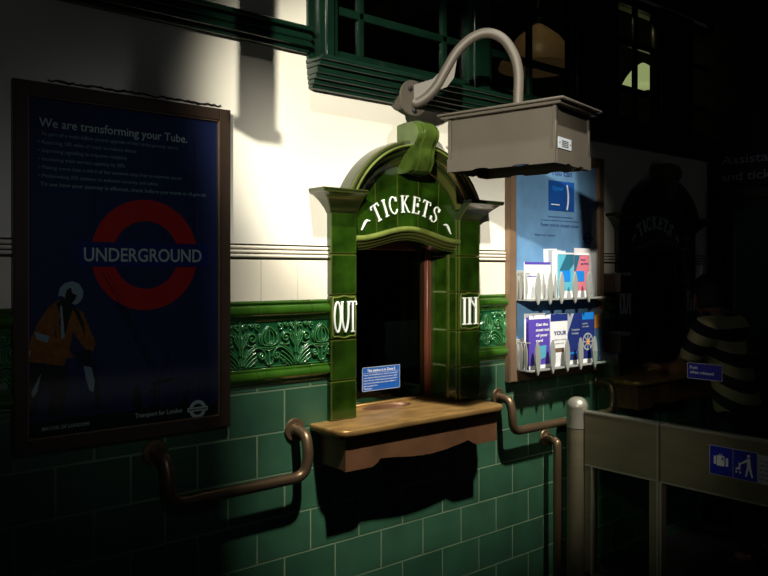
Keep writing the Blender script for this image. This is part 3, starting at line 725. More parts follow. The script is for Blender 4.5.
# ------------------------------------------------------------------ navy poster in a bronze frame
t = thing('poster', (.945, 0, 1.02), 'navy blue framed poster with a red roundel reading UNDERGROUND', 'poster')
fx0, fx1, fz0, fz1 = .600, 1.289, 1.022, 2.098; fw = .040
def frame4(bm, x0, x1, z0, z1, w_, d0, d1, bev=.003):
    rect(bm, WX, x0, z0, x0+w_, z1, d0, d1, bev); rect(bm, WX, x1-w_, z0, x1, z1, d0, d1, bev); rect(bm, WX, x0+w_, z0, x1-w_, z0+w_, d0, d1, bev); rect(bm, WX, x0+w_, z1-w_, x1-w_, z1, d0, d1, bev)
b = BM(); frame4(b, fx0, fx1, fz0, fz1, fw, .001, .028); fo = obj('frame', b, 'frame_dark', t)
b = BM(); frame4(b, fx0+fw-.002, fx1-fw+.002, fz0+fw-.002, fz1-fw+.002, .005, .012, .022, .001); obj('frame_lip', b, 'frame_brown', fo)
b = BM(); tube(b, [(fx0+.1+i*.012, -.003, fz1+.014+random.uniform(-.003, .003)) for i in range(48)], [.0022+random.random()*.002 for i in range(48)], 6); obj('sealant_bead', b, 'near_black', fo, label='crumbling black sealant line above the frame')
PD = .012
b = BM(); rect(b, WX, fx0+fw, fz0+fw, fx1-fw, fz1-fw, .004, PD); sh = obj('printed_sheet', b, 'navy_poster', t)
pp = lambda px, py: at(px, py, PD)
def P2(pts): return [pp(*q) for q in pts]
x0i, x1i, z0i = fx0+fw, fx1-fw, fz0+fw
# skyline
b = BM()
base = [(30, 442), (214, 420), (214, 404), (190, 405), (185, 394), (178, 405), (160, 408), (158, 404), (150, 404), (149, 409), (141, 409), (141, 390), (139, 389), (138, 383), (135, 389), (133, 390), (133, 411), (120, 412), (100, 413), (90, 416), (74, 415), (60, 420), (30, 424)]
B2 = P2(base); B2 = [(min(max(x, x0i), x1i), max(z, z0i)) for x, z in B2]; B2[0] = (x0i, z0i); B2[1] = (x1i, z0i); B2[2] = (x1i, B2[2][1]); B2[-1] = (x0i, B2[-1][1])
poly(b, WX, B2, PD+.0002, PD+.0008)
def line(bm, a, c, w_, d=PD+.001, th=.0005):
    a = Vector(pp(*a)); c = Vector(pp(*c)); n_ = (c-a).normalized(); n_ = Vector((-n_.y, n_.x))*w_/2
    poly(bm, WX, [tuple(a+n_), tuple(a-n_), tuple(c-n_), tuple(c+n_)], d, d+th)
for a, c, w_ in (((100, 270), (158, 382), .004), ((106, 270), (160, 380), .0025), ((100, 270), (170, 356), .0015), ((170, 356), (156, 386), .004), ((170, 356), (172, 380), .0015), ((152, 384), (173, 378), .010), ((154, 384), (154, 408), .008), ((159, 384), (159, 406), .003), ((149, 392), (160, 390), .009), ((170, 356), (165, 354), .005),
                 ((188, 378), (188, 404), .0025), ((210, 378), (210, 402), .0025), ((188, 380), (211, 377), .0025), ((193, 376), (209, 374), .002), ((199, 378), (199, 400), .002), ((205, 376), (207, 400), .002), ((188, 392), (193, 391), .002), ((166, 398), (166, 406), .003), ((177, 392), (175, 404), .004)):
    line(b, a, c, w_)
obj('skyline_print', b, 'near_black', sh)
# roundel and its chains
RD = PD+.0012
ca, cb = pp(90.7, 255), pp(196.9, 255); rcx = (ca[0]+cb[0])/2; rR = (cb[0]-ca[0])/2; rcz = 1.601
b = BM()
for xx, top_ in ((-.165, .40), (.165, .40)):
    for i in range(26): z = rcz+.035+i*.0145; disc(b, WX, rcx+xx, z, .0022, PD+.0004, PD+.001, 8, .006) if z < fz1-fw-.01 else None
for sx0, sx1 in ((-.075, -.008), (.075, .010)):
    for i in range(34): 
        z = rcz-.08+i*.0145
        if z < fz1-fw-.01: disc(b, WX, rcx+sx0+(sx1-sx0)*i/34, z, .0022, PD+.0004, PD+.001, 8, .006)
obj('chain_print', b, 'near_black', sh)
b = BM(); ring(b, WX, rcx, rcz, rR*.615, rR, RD, RD+.0008, 80); obj('roundel_ring_print', b, 'red', sh)
b = BM(); line(b, (102, 272), (130, 322), .003, RD+.001); line(b, (106, 272), (131, 318), .0015, RD+.001); obj('jib_print', b, 'near_black', sh)
ba, bb = pp(77, 255), pp(208, 255)
b = BM(); rect(b, WX, ba[0], rcz-.038, bb[0], rcz+.038, RD+.001, RD+.0018); obj('roundel_bar_print', b, 'navy', sh)
b = BM(); ta, tb = pp(83.5, 255), pp(201, 255); textbm(b, WX, 'UNDERGROUND', ta[0], rcz-.021, tb[0]-ta[0], .043, RD+.0019, bold=.012)
obj('roundel_lettering', b, 'white', sh)
# heading and copy
def copy(bm, s, px0, py0, px1, h, bold=0):
    a, z = pp(px0, py0); c, _ = pp(px1, py0); textbm(bm, WX, s, a, z, c-a, h, PD+.0006, bold=bold)
b = BM(); copy(b, 'We are transforming your Tube.', 39, 126, 187, .027, .004); obj('heading_print', b, 'white', sh)
b = BM(); zA = pp(41, 135)[1]
for i, (s, p0_, p1_, bo) in enumerate((("As part of a multi-billion pound upgrade of the Underground, we're:", 41, 178, 0), ('\u2022 Replacing 183 miles of track to reduce delays', 38, 136, 0), ('\u2022 Improving signalling to improve reliability', 38, 127, 0), ('\u2022 Increasing train service capacity by 28%', 38, 125, 0), ('\u2022 Making more than a third of the network step free to improve access', 38, 182, 0), ('\u2022 Modernising 250 stations to enhance security and safety', 38, 158, 0), ('To see how your journey is affected, check before you travel at tfl.gov.uk', 40, 206, .012))):
    a, c = pp(p0_, 150)[0], pp(p1_, 150)[0]; textbm(b, WX, s, a, zA-i*.0245, c-a, .0115, PD+.0006, bold=bo)
obj('copy_print', b, 'greyink', sh)
b = BM(); copy(b, 'Transport for London', 135, 418, 182, .015, .01); cx, cz = pp(197.5, 409)
textbm(b, WX, 'MAYOR OF LONDON', pp(42, 431)[0], pp(42, 431)[1], .135, .011, PD+.001, bold=.01)
obj('credit_print', b, 'white', sh); b = BM()
ring(b, WX, cx, cz, .0185, .0300, PD+.0012, PD+.0018, 40); rect(b, WX, cx-.037, cz-.007, cx+.037, cz+.007, PD+.0012, PD+.0022); 
obj('logo_print', b, 'white', sh)
b = BM(); textbm(b, WX, 'TRANSPORT FOR LONDON', cx-.033, cz-.0025, .066, .005, PD+.0023, bold=.02); obj('logo_lettering', b, 'near_black', sh)
# the workman, a printed figure
wk = lambda m, pts, d=.0014, nm='figure_print': None
def pr(nm, m, polys, d):
    b = BM()
    for P in polys: poly(b, WX, [pp(20+x*.2778, 270+y*.2778) for x, y in P], PD+d, PD+d+.0005)
    obj(nm, b, m, sh)
pr('trousers_print', 'near_black', [[(40, 335), (160, 335), (178, 400), (160, 470), (150, 530), (100, 530), (110, 460), (95, 400), (78, 440), (62, 480), (50, 530), (25, 530), (30, 450), (38, 390)], [(268, 290), (278, 380), (288, 440), (290, 500), (270, 505), (268, 440)]], .0012)
pr('jacket_print', 'orange', [[(28, 330), (26, 290), (40, 240), (70, 180), (105, 130), (140, 108), (180, 125), (225, 150), (245, 200), (272, 262), (262, 292), (235, 285), (190, 225), (176, 290), (195, 315), (165, 318), (158, 345)]], .0018)
pr('jacket_shadow_print', 'near_black', [[(128, 120), (146, 160), (138, 190), (160, 240), (172, 190), (190, 140), (205, 170), (220, 200), (236, 245), (228, 190), (212, 150), (180, 118), (165, 100)], [(195, 295), (250, 285), (262, 340), (235, 345), (212, 330)], [(120, 195), (132, 240), (128, 250)]], .0024)
pr('reflective_print', 'greyink', [[(50, 222), (105, 238), (98, 262), (58, 248)], [(143, 130), (150, 128), (160, 240), (148, 250)], [(228, 345), (255, 350), (268, 400), (262, 440), (248, 430), (236, 390)], [(70, 380), (76, 370), (60, 440), (44, 460), (40, 440)], [(26, 285), (38, 292), (34, 310), (26, 308)]], .003)
pr('helmet_print', 'greyink', [[(136, 95), (142, 65), (160, 47), (188, 40), (212, 50), (227, 75), (224, 100), (214, 115), (200, 125), (180, 118), (160, 100), (148, 92)]], .003)
pr('face_print', 'near_black', [[(160, 95), (168, 70), (182, 62), (186, 82), (204, 92), (196, 108), (182, 122), (168, 112)]], .0036)
pr('far_figure_print', 'red', [[(228, 548), (262, 548), (262, 558), (228, 558)]], -.0)if False else None
b = BM(); rect(b, WX, fx0+fw, fz0+fw, fx1-fw, fz1-fw, .0185, .0205); obj('glazing', b, 'clear', t)

# ------------------------------------------------------------------ leaflet board
t = thing('leaflet_board', (3.12, 0, 1.03), 'sky blue poster board in a brown frame, right of the near ticket window', 'board')
bx0, bx1, bz0, bz1 = 2.725, 3.470, 1.036, 2.135
b = BM(); frame4(b, bx0, bx1, bz0, bz1, .046, .001, .034, .004); obj('frame', b, 'frame_brown', t)
BD = .012
b = BM(); rect(b, WX, bx0+.046, bz0+.046, bx1-.046, bz1-.046, .003, BD); sh = obj('poster_sheet', b, 'skyblue', t)
q = lambda px, py: at(px, py, BD)
a0, a1 = q(548.5, 209), q(574, 183)
b = BM(); rect(b, WX, a0[0], a0[1]-.004, a1[0], a1[1]+.0, BD, BD+.0012); cd = obj('card_print', b, 'card_blue', sh)
b = BM(); ring(b, WX, a0[0]-.030, a0[1]+.064, .180, .191, BD+.0013, BD+.0018, 24, -.34, .34); rect(b, WX, a0[0]+.02, a0[1]+.022, a0[0]+.085, a0[1]+.027, BD+.0013, BD+.0018); obj('card_arc_print', b, 'white', cd)
b = BM(); textbm(b, WX, 'Oyster', a0[0]+.03, a0[1]+.095, .085, .022, BD+.0013, bold=.02); obj('card_word_print', b, 'cyan', cd)
b = BM(); cxm = (a0[0]+a1[0])/2-.01; textbm(b, WX, 'You can', cxm+.01, q(560, 177.5)[1]+.008, .17, .034, BD, bold=.01, align='CENTER')
for py, w_, h, s in ((218, .20, .010, 'Touch in and touch out on every journey'), (221.5, .30, .008, 'or see our website for more information about'), (227, .30, .018, 'Faster smarter cheaper tickets'), (236.5, .16, .010, 'tfl.gov.uk / oyster')):
    textbm(b, WX, s, cxm+(0 if w_ > .17 else -.12), q(560, py)[1]+.008*0, w_, h, BD, align='CENTER')
rc = q(588.5, 238.5); ring(b, WX, rc[0]-.005, rc[1], .022, .034, BD, BD+.0008, 32); rect(b, WX, rc[0]-.047, rc[1]-.008, rc[0]+.037, rc[1]+.008, BD, BD+.001)
obj('poster_print', b, 'deepnavy', sh)

# plastic racks and their leaflets
def rack(px_front, thin, zlo, zhi, label):
    t = thing('leaflet_rack', (2.83, -.013, zlo), label, 'rack', 'grey plastic leaflet racks on the blue board')
    X0, X1 = 2.776, 3.37; pf = .112
    b = BM(); box(b, (X0, -pf+.006, zlo), (X1, -BD-.001, zlo+.006), .001, 1)
    for y0 in (-pf+.006,): box(b, (X0, y0-.004, zlo), (X1, y0, zlo+.010), .001, 1)
    obj('tray', b, 'plastic', t)
    b = BM(); box(b, (X0, -BD-.012, zlo-.004), (X1, -BD-.001, zhi+.01), .001, 1); obj('back_plate', b, 'plastic', t)
    def blade(x, y, h0, h1, wdt, dx, thick):
        b = BM(); P = []
        n_ = 14
        for i in range(n_+1): s = i/n_; P.append((wdt*math.sin(PI*s)**.7, h0+(h1-h0)*s))
        for i in range(n_-1, 0, -1): s = i/n_; P.append((-wdt*math.sin(PI*s)**.7, h0+(h1-h0)*s))
        poly(b, Fr((x, y, 0), dx), P, 0, thick, .0008)
        return b
    for px in px_front:
        x = at(px, 300, pf)[0]; obj('blade', blade(x, -pf, zlo-.018, zhi+.004, .0185, (1, 0, 0), .008), 'plastic', t)
        
    for px in thin:
        x = at(px, 300, pf)[0]; obj('blade', blade(x, -pf+.002, zlo, zhi, .008, (1, 0, 0), .004), 'plastic', t)
    for k_ in range(3):
        y = -.030-k_*.027; obj('end_slat', blade(X0, y, zlo, zhi, .0105, (0, -1, 0), .005), 'plastic', t)
    b = BM(); box(b, (X0-.002, -pf+.004, zhi-.006), (X0+.004, -BD, zhi), .001, 1); obj('end_rail', b, 'plastic', t)
    return t
z1a, z1b = 1.412, 1.542; z2a, z2b = 1.085, 1.222
rack([537.5, 549.6, 561, 574.5, 588], [543.5, 555.3], z1a, z1b, 'upper grey plastic rack of upright blades on the blue board')
rack([537, 552, 566.6, 580, 594], [], z2a, z2b, 'lower grey plastic rack of upright blades on the blue board')
def leaflet(p, px0, px1, ztop, zbot, label, base, arts, tilt=0, group='leaflets in the upper rack', lean=.0):
    x0, x1 = at(px0, 300, p)[0], at(px1, 300, p)[0]; W_, H_ = x1-x0, ztop-zbot
    t = thing('leaflet', (x0, -p, zbot), label, 'leaflet', group)
    R = Vector((math.cos(tilt), 0, math.sin(tilt))); U = Vector((-math.sin(tilt), lean, math.cos(tilt)))
    fr = Fr((x0, -p, zbot), R, U)
    b = BM(); rect(b, fr, 0, 0, W_, H_, -.004, 0); bb_ = obj('sheet', b, base, t)
    for k_, (nm, m, f) in enumerate(arts):
        b = BM(); f(b, fr, W_, H_); obj(nm, b, m, bb_)
    return t
def RC(x0, y0, x1, y1, d=.0): return lambda b, f, W_, H_: rect(b, f, x0*W_, y0*H_, x1*W_, y1*H_, d+.0001, d+.0005)
def PG(pts, d=.0006): return lambda b, f, W_, H_: poly(b, f, [(x*W_, y*H_) for x, y in pts], d, d+.0004)
def TX(lines, x, y, w_, h, step, d=.0006, bold=.015):
    def g(b, f, W_, H_):
        for i, s in enumerate(lines): textbm(b, f, s, x*W_, (y-i*step)*H_, w_*W_*len(s)/max(map(len, lines)), h*H_, d, bold=bold)
    return g
def RG(cx, cy, r0, r1, d=.0011, n_=28, spokes=0):
    def g(b, f, W_, H_):
        ring(b, f, cx*W_, cy*H_, r0*W_, r1*W_, d, d+.0004, n_)
        for i in range(spokes):
            a = PI*i/spokes; c, s = math.cos(a)*r0*W_, math.sin(a)*r0*W_; nx_, ny_ = -math.sin(a)*.003, math.cos(a)*.003
            poly(b, f, [(cx*W_-c-nx_, cy*H_-s-ny_), (cx*W_+c-nx_, cy*H_+s-ny_), (cx*W_+c+nx_, cy*H_+s+ny_), (cx*W_-c+nx_, cy*H_-s+ny_)], d, d+.0004)
    return g
# upper rack
zb1 = z1a+.008
leaflet(.082, 524.5, 550.5, 1.592, zb1, 'white leaflet with a purple top edge, leftmost in the upper rack', 'paper', [('top_band', 'purple', RC(0, .93, 1, 1)), ('text', 'purple', RC(.1, .6, .5, .63))])
leaflet(.055, 545, 558, 1.655, zb1, 'pale blue-white sheet fanned behind the teal leaflet, leftmost of the fanned ones', 'paper', [('stripe', 'teal', RC(.35, .0, .55, .94))], .03)
leaflet(.058, 549, 562, 1.652, zb1, 'pale fanned sheet with a blue stripe, second from the left in the fan', 'grey', [('stripe', 'paper', RC(.3, 0, .6, .96))], .02)
leaflet(.062, 554, 566, 1.648, zb1, 'white fanned sheet just left of the teal leaflet', 'paper', [('stripe', 'teal', RC(.55, .0, .95, .95))], .01)
leaflet(.050, 574, 597, 1.665, zb1+.0, 'plain white leaflet standing behind the pink one at the right of the upper rack', 'paper', [('edge', 'grey', RC(.93, 0, .97, 1))], -.01)
sq = lambda x: [('panel', 'cyan', RC(x, .36, x+.55, .60, .0006)), ('bottom_band', 'paper', RC(0, 0, 1, .15, .0006))]
leaflet(.072, 558.5, 574.5, 1.640, zb1, 'teal leaflet with a dark diagonal band in the upper rack', 'teal', [('diagonal', 'dteal', PG([(.05, .60), (.65, .60), (1, .78), (1, .97), (.5, .97)]))]+sq(.18)+[('top_band', 'paper', RC(0, .96, 1, 1, .0006))])
leaflet(.074, 574, 589, 1.638, zb1, 'pink and dark teal leaflet in the upper rack, right of the teal one', 'pink', [('diagonal', 'dteal', PG([(0, .60), (.12, .60), (.40, .97), (0, .97)])), ('text', 'deepnavy', TX(['bus', 'guide'], .45, .84, .5, .04, .09))]+sq(.12)+[('top_band', 'paper', RC(0, .96, 1, 1, .0006))])
# lower rack
zb2 = z2a+.008; gp = 'leaflets in the lower rack'
leaflet(.060, 524.5, 545, 1.352, zb2, 'purple leaflet at the back left of the lower rack, with white top edge', 'paper', [('cover', 'purple', RC(.06, 0, 1, .93))], -.01, gp)
leaflet(.082, 529, 551.5, 1.343, zb2, 'purple leaflet with white words and a light blue card in the lower rack', 'purple', [('top_band', 'paper', RC(0, .93, 1, 1)), ('text', 'white', TX(['Get the', 'most out', 'of your', 'card'], .30, .80, .6, .055, .10, bold=.03)), ('card', 'teal', PG([(.30, .14), (.72, .20), (.76, .43), (.34, .42)], .0008)), ('bottom_band', 'paper', RC(0, 0, 1, .07))], 0, gp)
leaflet(.086, 550.5, 567.5, 1.345, zb2, 'white leaflet reading YOUR with a navy top band in the lower rack', 'paper', [('top_band', 'deepnavy', RC(0, .86, 1, 1)), ('text', 'deepnavy', TX(['YOUR'], .18, .60, .75, .075, .1, bold=.03)), ('subtext', 'grey', TX(['guide to travel', 'in London now'], .15, .50, .75, .028, .07)), ('crowd', 'frame_brown', RC(.15, .27, .8, .35))], 0, gp)
leaflet(.078, 566, 581.5, 1.342, zb2, 'navy leaflet with a pale grey diagonal corner in the lower rack', 'deepnavy', [('diagonal', 'grey', PG([(0, .52), (.02, 1), (.50, 1)])), ('text', 'grey', TX(['Congestion', 'charging'], .35, .66, .55, .04, .07)), ('foot_text', 'cyan', RC(.2, .2, .7, .24, .0006)), ('bottom_band', 'paper', RC(0, 0, 1, .08, .0004))], 0, gp)
leaflet(.080, 580, 594.5, 1.343, zb2, 'navy leaflet with a white ringed wheel picture in the lower rack', 'deepnavy', [('top_panel', 'cyan', RC(.15, .86, .95, 1)), ('text', 'grey', TX(['cycle', 'routes'], .15, .77, .45, .035, .06)), ('wheel', 'grey', RG(.52, .42, .30, .36, spokes=4)), ('hub', 'orange2', RC(.45, .36, .62, .47, .002)), ('bottom_band', 'paper', RC(0, 0, 1, .08, .0006))], 0, gp)
leaflet(.060, 590, 602, 1.352, zb2+.0, 'pale blue leaflet with an orange patch, rightmost in the lower rack', 'skyblue', [('patch', 'orange2', RC(.2, .64, .85, .92)), ('edge', 'grey', RC(0, .92, 1, 1))], 0, gp)
# two small shadowed shelves on the wall beyond the board
for i, (px0, px1, zz, lb) in enumerate(((596, 626, 1.535, 'upper small grey wall tray in shadow, just right of the leaflet board'), (597, 621, 1.225, 'lower small grey wall tray in shadow, just right of the leaflet board'))):
    x0, x1 = at(px0, 300, .10)[0]+.16, at(px1, 300, .10)[0]
    tr = thing('wall_tray', ((x0+x1)/2, 0, zz-.10), lb, 'tray', 'small wall trays')
    x0 = 3.475; x1 = 3.60
    b = BM(); box(b, (x0, -.13, zz-.10), (x1, -.001, zz-.094)); box(b, (x0, -.13, zz-.10), (x1, -.126, zz-.01)); box(b, (x0, -.13, zz-.10), (x0+.004, -.001, zz)); box(b, (x1-.004, -.13, zz-.10), (x1, -.001, zz)); obj('tray_body', b, 'frame_dark', tr)
    b = BM()
    for k_ in range(5): box(b, (x0+.012, -.115+k_*.022, zz-.092), (x1-.012, -.110+k_*.022, zz+.006))
    obj('card_stack', b, 'grey', tr)

# ------------------------------------------------------------------ steel gate
GXX = 3.139
def cyl(b, x, y, prof, n=40): lathe(b, (x, y, 0), prof, n)
def gatepost(y, label):
    t = thing('gate_post', (GXX, y, 0), label, 'post', 'steel gate posts')
    b = BM(); cyl(b, GXX, y, [(.052, .0), (.052, .786), (.001, .786)]); obj('post_body', b, 'steel', t)
    b = BM(); cyl(b, GXX, y, [(.049, .786), (.049, .792), (.001, .792)]); obj('seam', b, 'near_black', t)
    b = BM(); cyl(b, GXX, y, [(.053, .790), (.053, .888), (.054, .892), (.052, .902), (.047, .914), (.036, .927), (.020, .935), (.001, .937)]); obj('cap', b, 'steel_edge', t)
gatepost(-.105, 'round steel gate post nearest the tiled wall')
gatepost(-1.50, 'round steel gate post furthest out from the wall, beyond the pictogram sign')
GF = Fr((GXX, 0, 0), (0, -1, 0))            # face towards the camera; x runs away from the wall
def leaf(y0, y1, name, label, stiles, lower):
    t = thing(name, (GXX, -(y0+y1)/2, .05), label, 'gate', 'steel gate leaves')
    z0, z1 = .622, .868
    b = BM(); rect(b, GF, y0, z0, y1, z1, -.022, .022, .003); obj('panel', b, 'steel', t)
    b = BM(); rect(b, GF, y0, z1, y1, z1+.010, -.024, .024, .002); obj('edge_strip', b, 'steel_edge', t); b = BM(); rect(b, GF, y0, z0-.006, y1, z0+.002, -.023, .023, .002); obj('edge_strip', b, 'steel_edge', t)
    for s0, s1 in stiles:
        b = BM(); rect(b, GF, s0, .06, s1, z0-.005, -.02, .02, .003); obj('stile', b, 'steel', t)
        b = BM(); rect(b, GF, s1-.010, .06, s1, z0-.005, .02, .023, .001); obj('stile_edge', b, 'steel_edge', t)
    b = BM(); rect(b, GF, y0, .05, y1, .11, -.02, .02, .003); obj('bottom_rail', b, 'steel', t)
    b = BM(); rect(b, GF, stiles[0][1], .11, y1-.03, z0-.006, -.004, .004); obj('lower_glass', b, 'glass', t)
    b = BM(); rect(b, GF, y0+.03, z1+.010, y1-.002, 1.168, -.005, .005, .001); obj('screen', b, 'clear', t)
    b = BM(); rect(b, GF, y1-.006, z0, y1, z1+.008, .022, .025); obj('end_edge', b, 'steel_edge', t)
    return t
l1 = leaf(.160, .548, 'gate_leaf', 'steel gate leaf with blank panel next to the wall post', [(.160, .205), (.500, .548)], True)
l2 = leaf(.556, 1.44, 'gate_leaf', 'steel gate leaf carrying the blue luggage and pushchair sign', [(1.39, 1.44), (.556, .562)], True)
# pictogram sign
s0, s1 = -atx(710, 460, GXX-.023)[0], -atx(757, 460, GXX-.023)[0]; sz0, sz1 = .706, .822
sg = thing('gate_sign', (GXX-.023, -(s0+s1)/2, sz0), 'blue square luggage and pushchair pictogram sign on the steel gate', 'sign')
b = BM(); mid = (s0+s1)/2
rect(b, GF, s0-.003, sz0-.003, s1+.003, sz1+.003, .0222, .0230); bd = obj('backing', b, 'grey', sg)
b = BM(); rect(b, GF, s0, sz0, mid-.0015, sz1, .0231, .0236); rect(b, GF, mid+.0015, sz0, s1, sz1, .0231, .0236); obj('panel', b, 'signblue', sg)
b = BM(); w1 = mid-s0; c = s0+w1/2; zc_ = (sz0+sz1)/2; d0, d1 = .0237, .0241
rect(b, GF, c-.019, zc_-.020, c+.013, zc_+.022, d0, d1); rect(b, GF, c-.032, zc_-.016, c-.022, zc_+.018, d0, d1); rect(b, GF, c+.019, zc_-.018, c+.029, zc_+.016, d0, d1)
ring(b, GF, c-.003, zc_+.022, .005, .008, d0, d1, 16, 0, PI)
obj('luggage_pictogram', b, 'white', sg); b = BM()
c2 = mid+w1*.66
disc(b, GF, c2, zc_+.040, .0065, d0, d1, 16)
poly(b, GF, [(c2-.008, zc_+.030), (c2+.006, zc_+.031), (c2+.009, zc_-.002), (c2+.018, zc_-.044), (c2+.011, zc_-.044), (c2+.001, zc_-.010), (c2-.008, zc_-.044), (c2-.014, zc_-.043), (c2-.006, zc_)], d0, d1)
poly(b, GF, [(c2-.006, zc_+.028), (c2-.001, zc_+.018), (c2-.032, zc_+.002), (c2-.034, zc_+.007)], d0, d1)
c3 = c2-.040; poly(b, GF, [(c3+.008, zc_+.006), (c3-.002, zc_+.008), (c3+.001, zc_-.008), (c3-.014, zc_-.016), (c3-.011, zc_-.022), (c3+.006, zc_-.020)], d0, d1)
for q in (-.010, .006): disc(b, GF, c3+q, zc_-.031, .0045, d0, d1, 12)
obj('pushchair_pictogram', b, 'white', sg)
b = BM(); rect(b, GF, c+.002, zc_+.004, c+.009, zc_+.017, .0241, .0244); obj('pictogram_label', b, 'signblue', sg)
b = BM(); rect(b, GF, s1+.004, sz0-.002, s1+.16, sz1-.004, .0222, .0230); tx = obj('text_panel', b, 'grey', sg)
b = BM()
for i, s in enumerate(('This gate is for customers', 'with luggage or pushchairs', 'or wheelchairs. Please', 'press the button and wait', 'for staff assistance')): textbm(b, GF, s, s1+.010, sz1-.030-i*.018, .12, .009, .0231)
obj('lettering', b, 'near_black', tx)
b = BM(); q0, q1 = -atx(688, 370, GXX)[0], -atx(723, 370, GXX)[0]
st_ = thing('push_sticker', (GXX, -(q0+q1)/2, 1.09), 'small blue sticker reading Push when released on the gate glass', 'sticker')
rect(b, GF, q0, 1.090, q1, 1.157, .0052, .0058); obj('sheet', b, 'signblue', st_)
b = BM()
for r_ in ((q0, 1.090, q1, 1.0915), (q0, 1.1555, q1, 1.157), (q0, 1.09, q0+.0015, 1.157), (q1-.0015, 1.09, q1, 1.157)): rect(b, GF, *r_, .0058, .0061)
textbm(b, GF, 'Push', q0+.012, 1.132, .034, .013, .0059, bold=.02); textbm(b, GF, 'when released', q0+.012, 1.112, .105, .013, .0059, bold=.02)
obj('lettering', b, 'white', st_)

# ------------------------------------------------------------------ end wall sign and things behind the door
sn = thing('assistance_sign', (DX, -.5, 2.06), 'dark sign above the end doorway reading Assistance and tickets', 'sign')
b = BM(); rect(b, EX, .08, 2.06, .98, 2.30, .001, .02, .003); obj('sign_panel', b, 'near_black', sn)
b = BM(); textbm(b, EX, 'Assistance', .10, 2.195, .42, .055, .021, bold=.01); textbm(b, EX, 'and tickets', .10, 2.095, .40, .055, .021, bold=.01); obj('lettering', b, 'greyink', sn)
b = BM(); box(b, (5.6, -.62, .3), (5.62, -.50, 1.95), .003); tag(obj('reflection_strip', b, 'grey'), 'narrow pale strip standing in for a reflection in the end door glass', 'panel')  # pale strip set behind the glass in place of its reflection
b = BM(); box(b, (6.30, -1.4, .2), (6.38, -.2, 1.5), .01); tag(obj('notice_board', b, 'dteal'), 'dull blue board far behind the end door glass', 'board')
dl = bpy.data.lights.new('corridor_fill', 'POINT'); dlo = bpy.data.objects.new('corridor_fill', dl); C.objects.link(dlo); dl.energy = 9; dl.color = (.7, .85, 1); dl.shadow_soft_size = .1; dlo.location = (5.0, -1.3, 2.7)  # lamp added to brighten the strip behind the door glass

# ------------------------------------------------------------------ customer at the far counter
def skin_obj(name, verts, edges, m, parent, levels=2, root=0):
    me = bpy.data.meshes.new(name); off = Vector(rootof(parent).location)
    me.from_pydata([Vector(v[:3])-off for v in verts], [], []) if not edges else me.from_pydata([Vector(v[:3])-off for v in verts], edges, [])
    o = bpy.data.objects.new(name, me); C.objects.link(o)
    s = o.modifiers.new('s', 'SKIN'); s.use_smooth_shade = True
    sv = me.skin_vertices[0].data if me.skin_vertices else None
    if sv is None:
        bpy.context.view_layer.objects.active = o; bpy.ops.object.mode_set(mode='OBJECT')
        bpy.ops.mesh.customdata_skin_add(); sv = me.skin_vertices[0].data
    for i, v in enumerate(verts):
        r = v[3]; sv[i].radius = r if isinstance(r, tuple) else (r, r); sv[i].use_root = (i == root)
    ss = o.modifiers.new('ss', 'SUBSURF'); ss.levels = levels; ss.render_levels = levels
    dg = bpy.context.evaluated_depsgraph_get(); me2 = bpy.data.meshes.new_from_object(o.evaluated_get(dg))
    bpy.data.objects.remove(o); me2.name = name; me2.materials.clear(); me2.materials.append(M[m])
    for p in me2.polygons: p.use_smooth = True
    o = bpy.data.objects.new(name, me2); C.objects.link(o); o.parent = parent
    return o
HX = 4.06; SY = .05
man = thing('person', (HX, -.55, 0), 'dark-haired person in yellow and black striped shirt leaning on the far counter', 'person')
# continuous body: legs, trunk, neck, arms, hands
V = [(HX, -.47, .88, (.10, .085)), (HX, -.42, 1.02, (.12, .085)), (HX, -.385, 1.15, (.14, .090)), (HX, -.37, 1.25, (.14, .09)), (HX, -.345, 1.29, (.062, .062)), (HX, -.325, 1.325, (.056, .058)), (HX, -.31, 1.36, (.055, .06)),
     (HX-.16, -.36, 1.245, .058), (HX-.205, -.31, 1.12, .048), (HX-.20, -.25, 1.05, .042), (HX-.15, -.18, 1.033, .033), (HX-.10, -.10, 1.018, .027), (HX-.085, -.07, 1.012, (.036, .018)),
     (HX+.16, -.36, 1.245, .058), (HX+.21, -.31, 1.12, .048), (HX+.205, -.25, 1.05, .042), (HX+.15, -.17, 1.033, .033), (HX+.10, -.10, 1.018, .027), (HX+.09, -.07, 1.012, (.036, .018)),
     (HX-.08, -.49, .78, .062), (HX-.10, -.50, .48, .055), (HX-.11, -.58, .10, .042), (HX-.115, -.48, .04, (.045, .035)),
     (HX+.08, -.49, .78, .062), (HX+.10, -.51, .48, .055), (HX+.11, -.62, .10, .042), (HX+.115, -.52, .04, (.045, .035))]
E_ = [(0, 1), (1, 2), (2, 3), (3, 4), (4, 5), (5, 6), (3, 7), (7, 8), (8, 9), (9, 10), (10, 11), (11, 12), (3, 13), (13, 14), (14, 15), (15, 16), (16, 17), (17, 18), (0, 19), (19, 20), (20, 21), (21, 22), (0, 23), (23, 24), (24, 25), (25, 26)]
body = skin_obj('body', V, E_, 'skin', man)
for sx, bx in ((-1, HX-.085), (1, HX+.09)):    # fingers laid on the counter
    for k_, (dx, ln) in enumerate(((-.027, .052), (-.009, .062), (.009, .058), (.026, .045))):
        x = bx+dx; skin_obj('finger', [(x, -.075, 1.010, .009), (x+dx*.2, -.045, 1.012, .009), (x+dx*.3, -.075+ln, 1.004, .0085), (x+dx*.35, -.055+ln, .994, .0075)], [(0, 1), (1, 2), (2, 3)], 'skin', body, 1)
    x = bx-sx*.034; skin_obj('thumb', [(bx-sx*.016, -.095, 1.010, .010), (x-sx*.006, -.070, 1.004, .0095), (x-sx*.008, -.040, .996, .0085)], [(0, 1), (1, 2)], 'skin', body, 1)
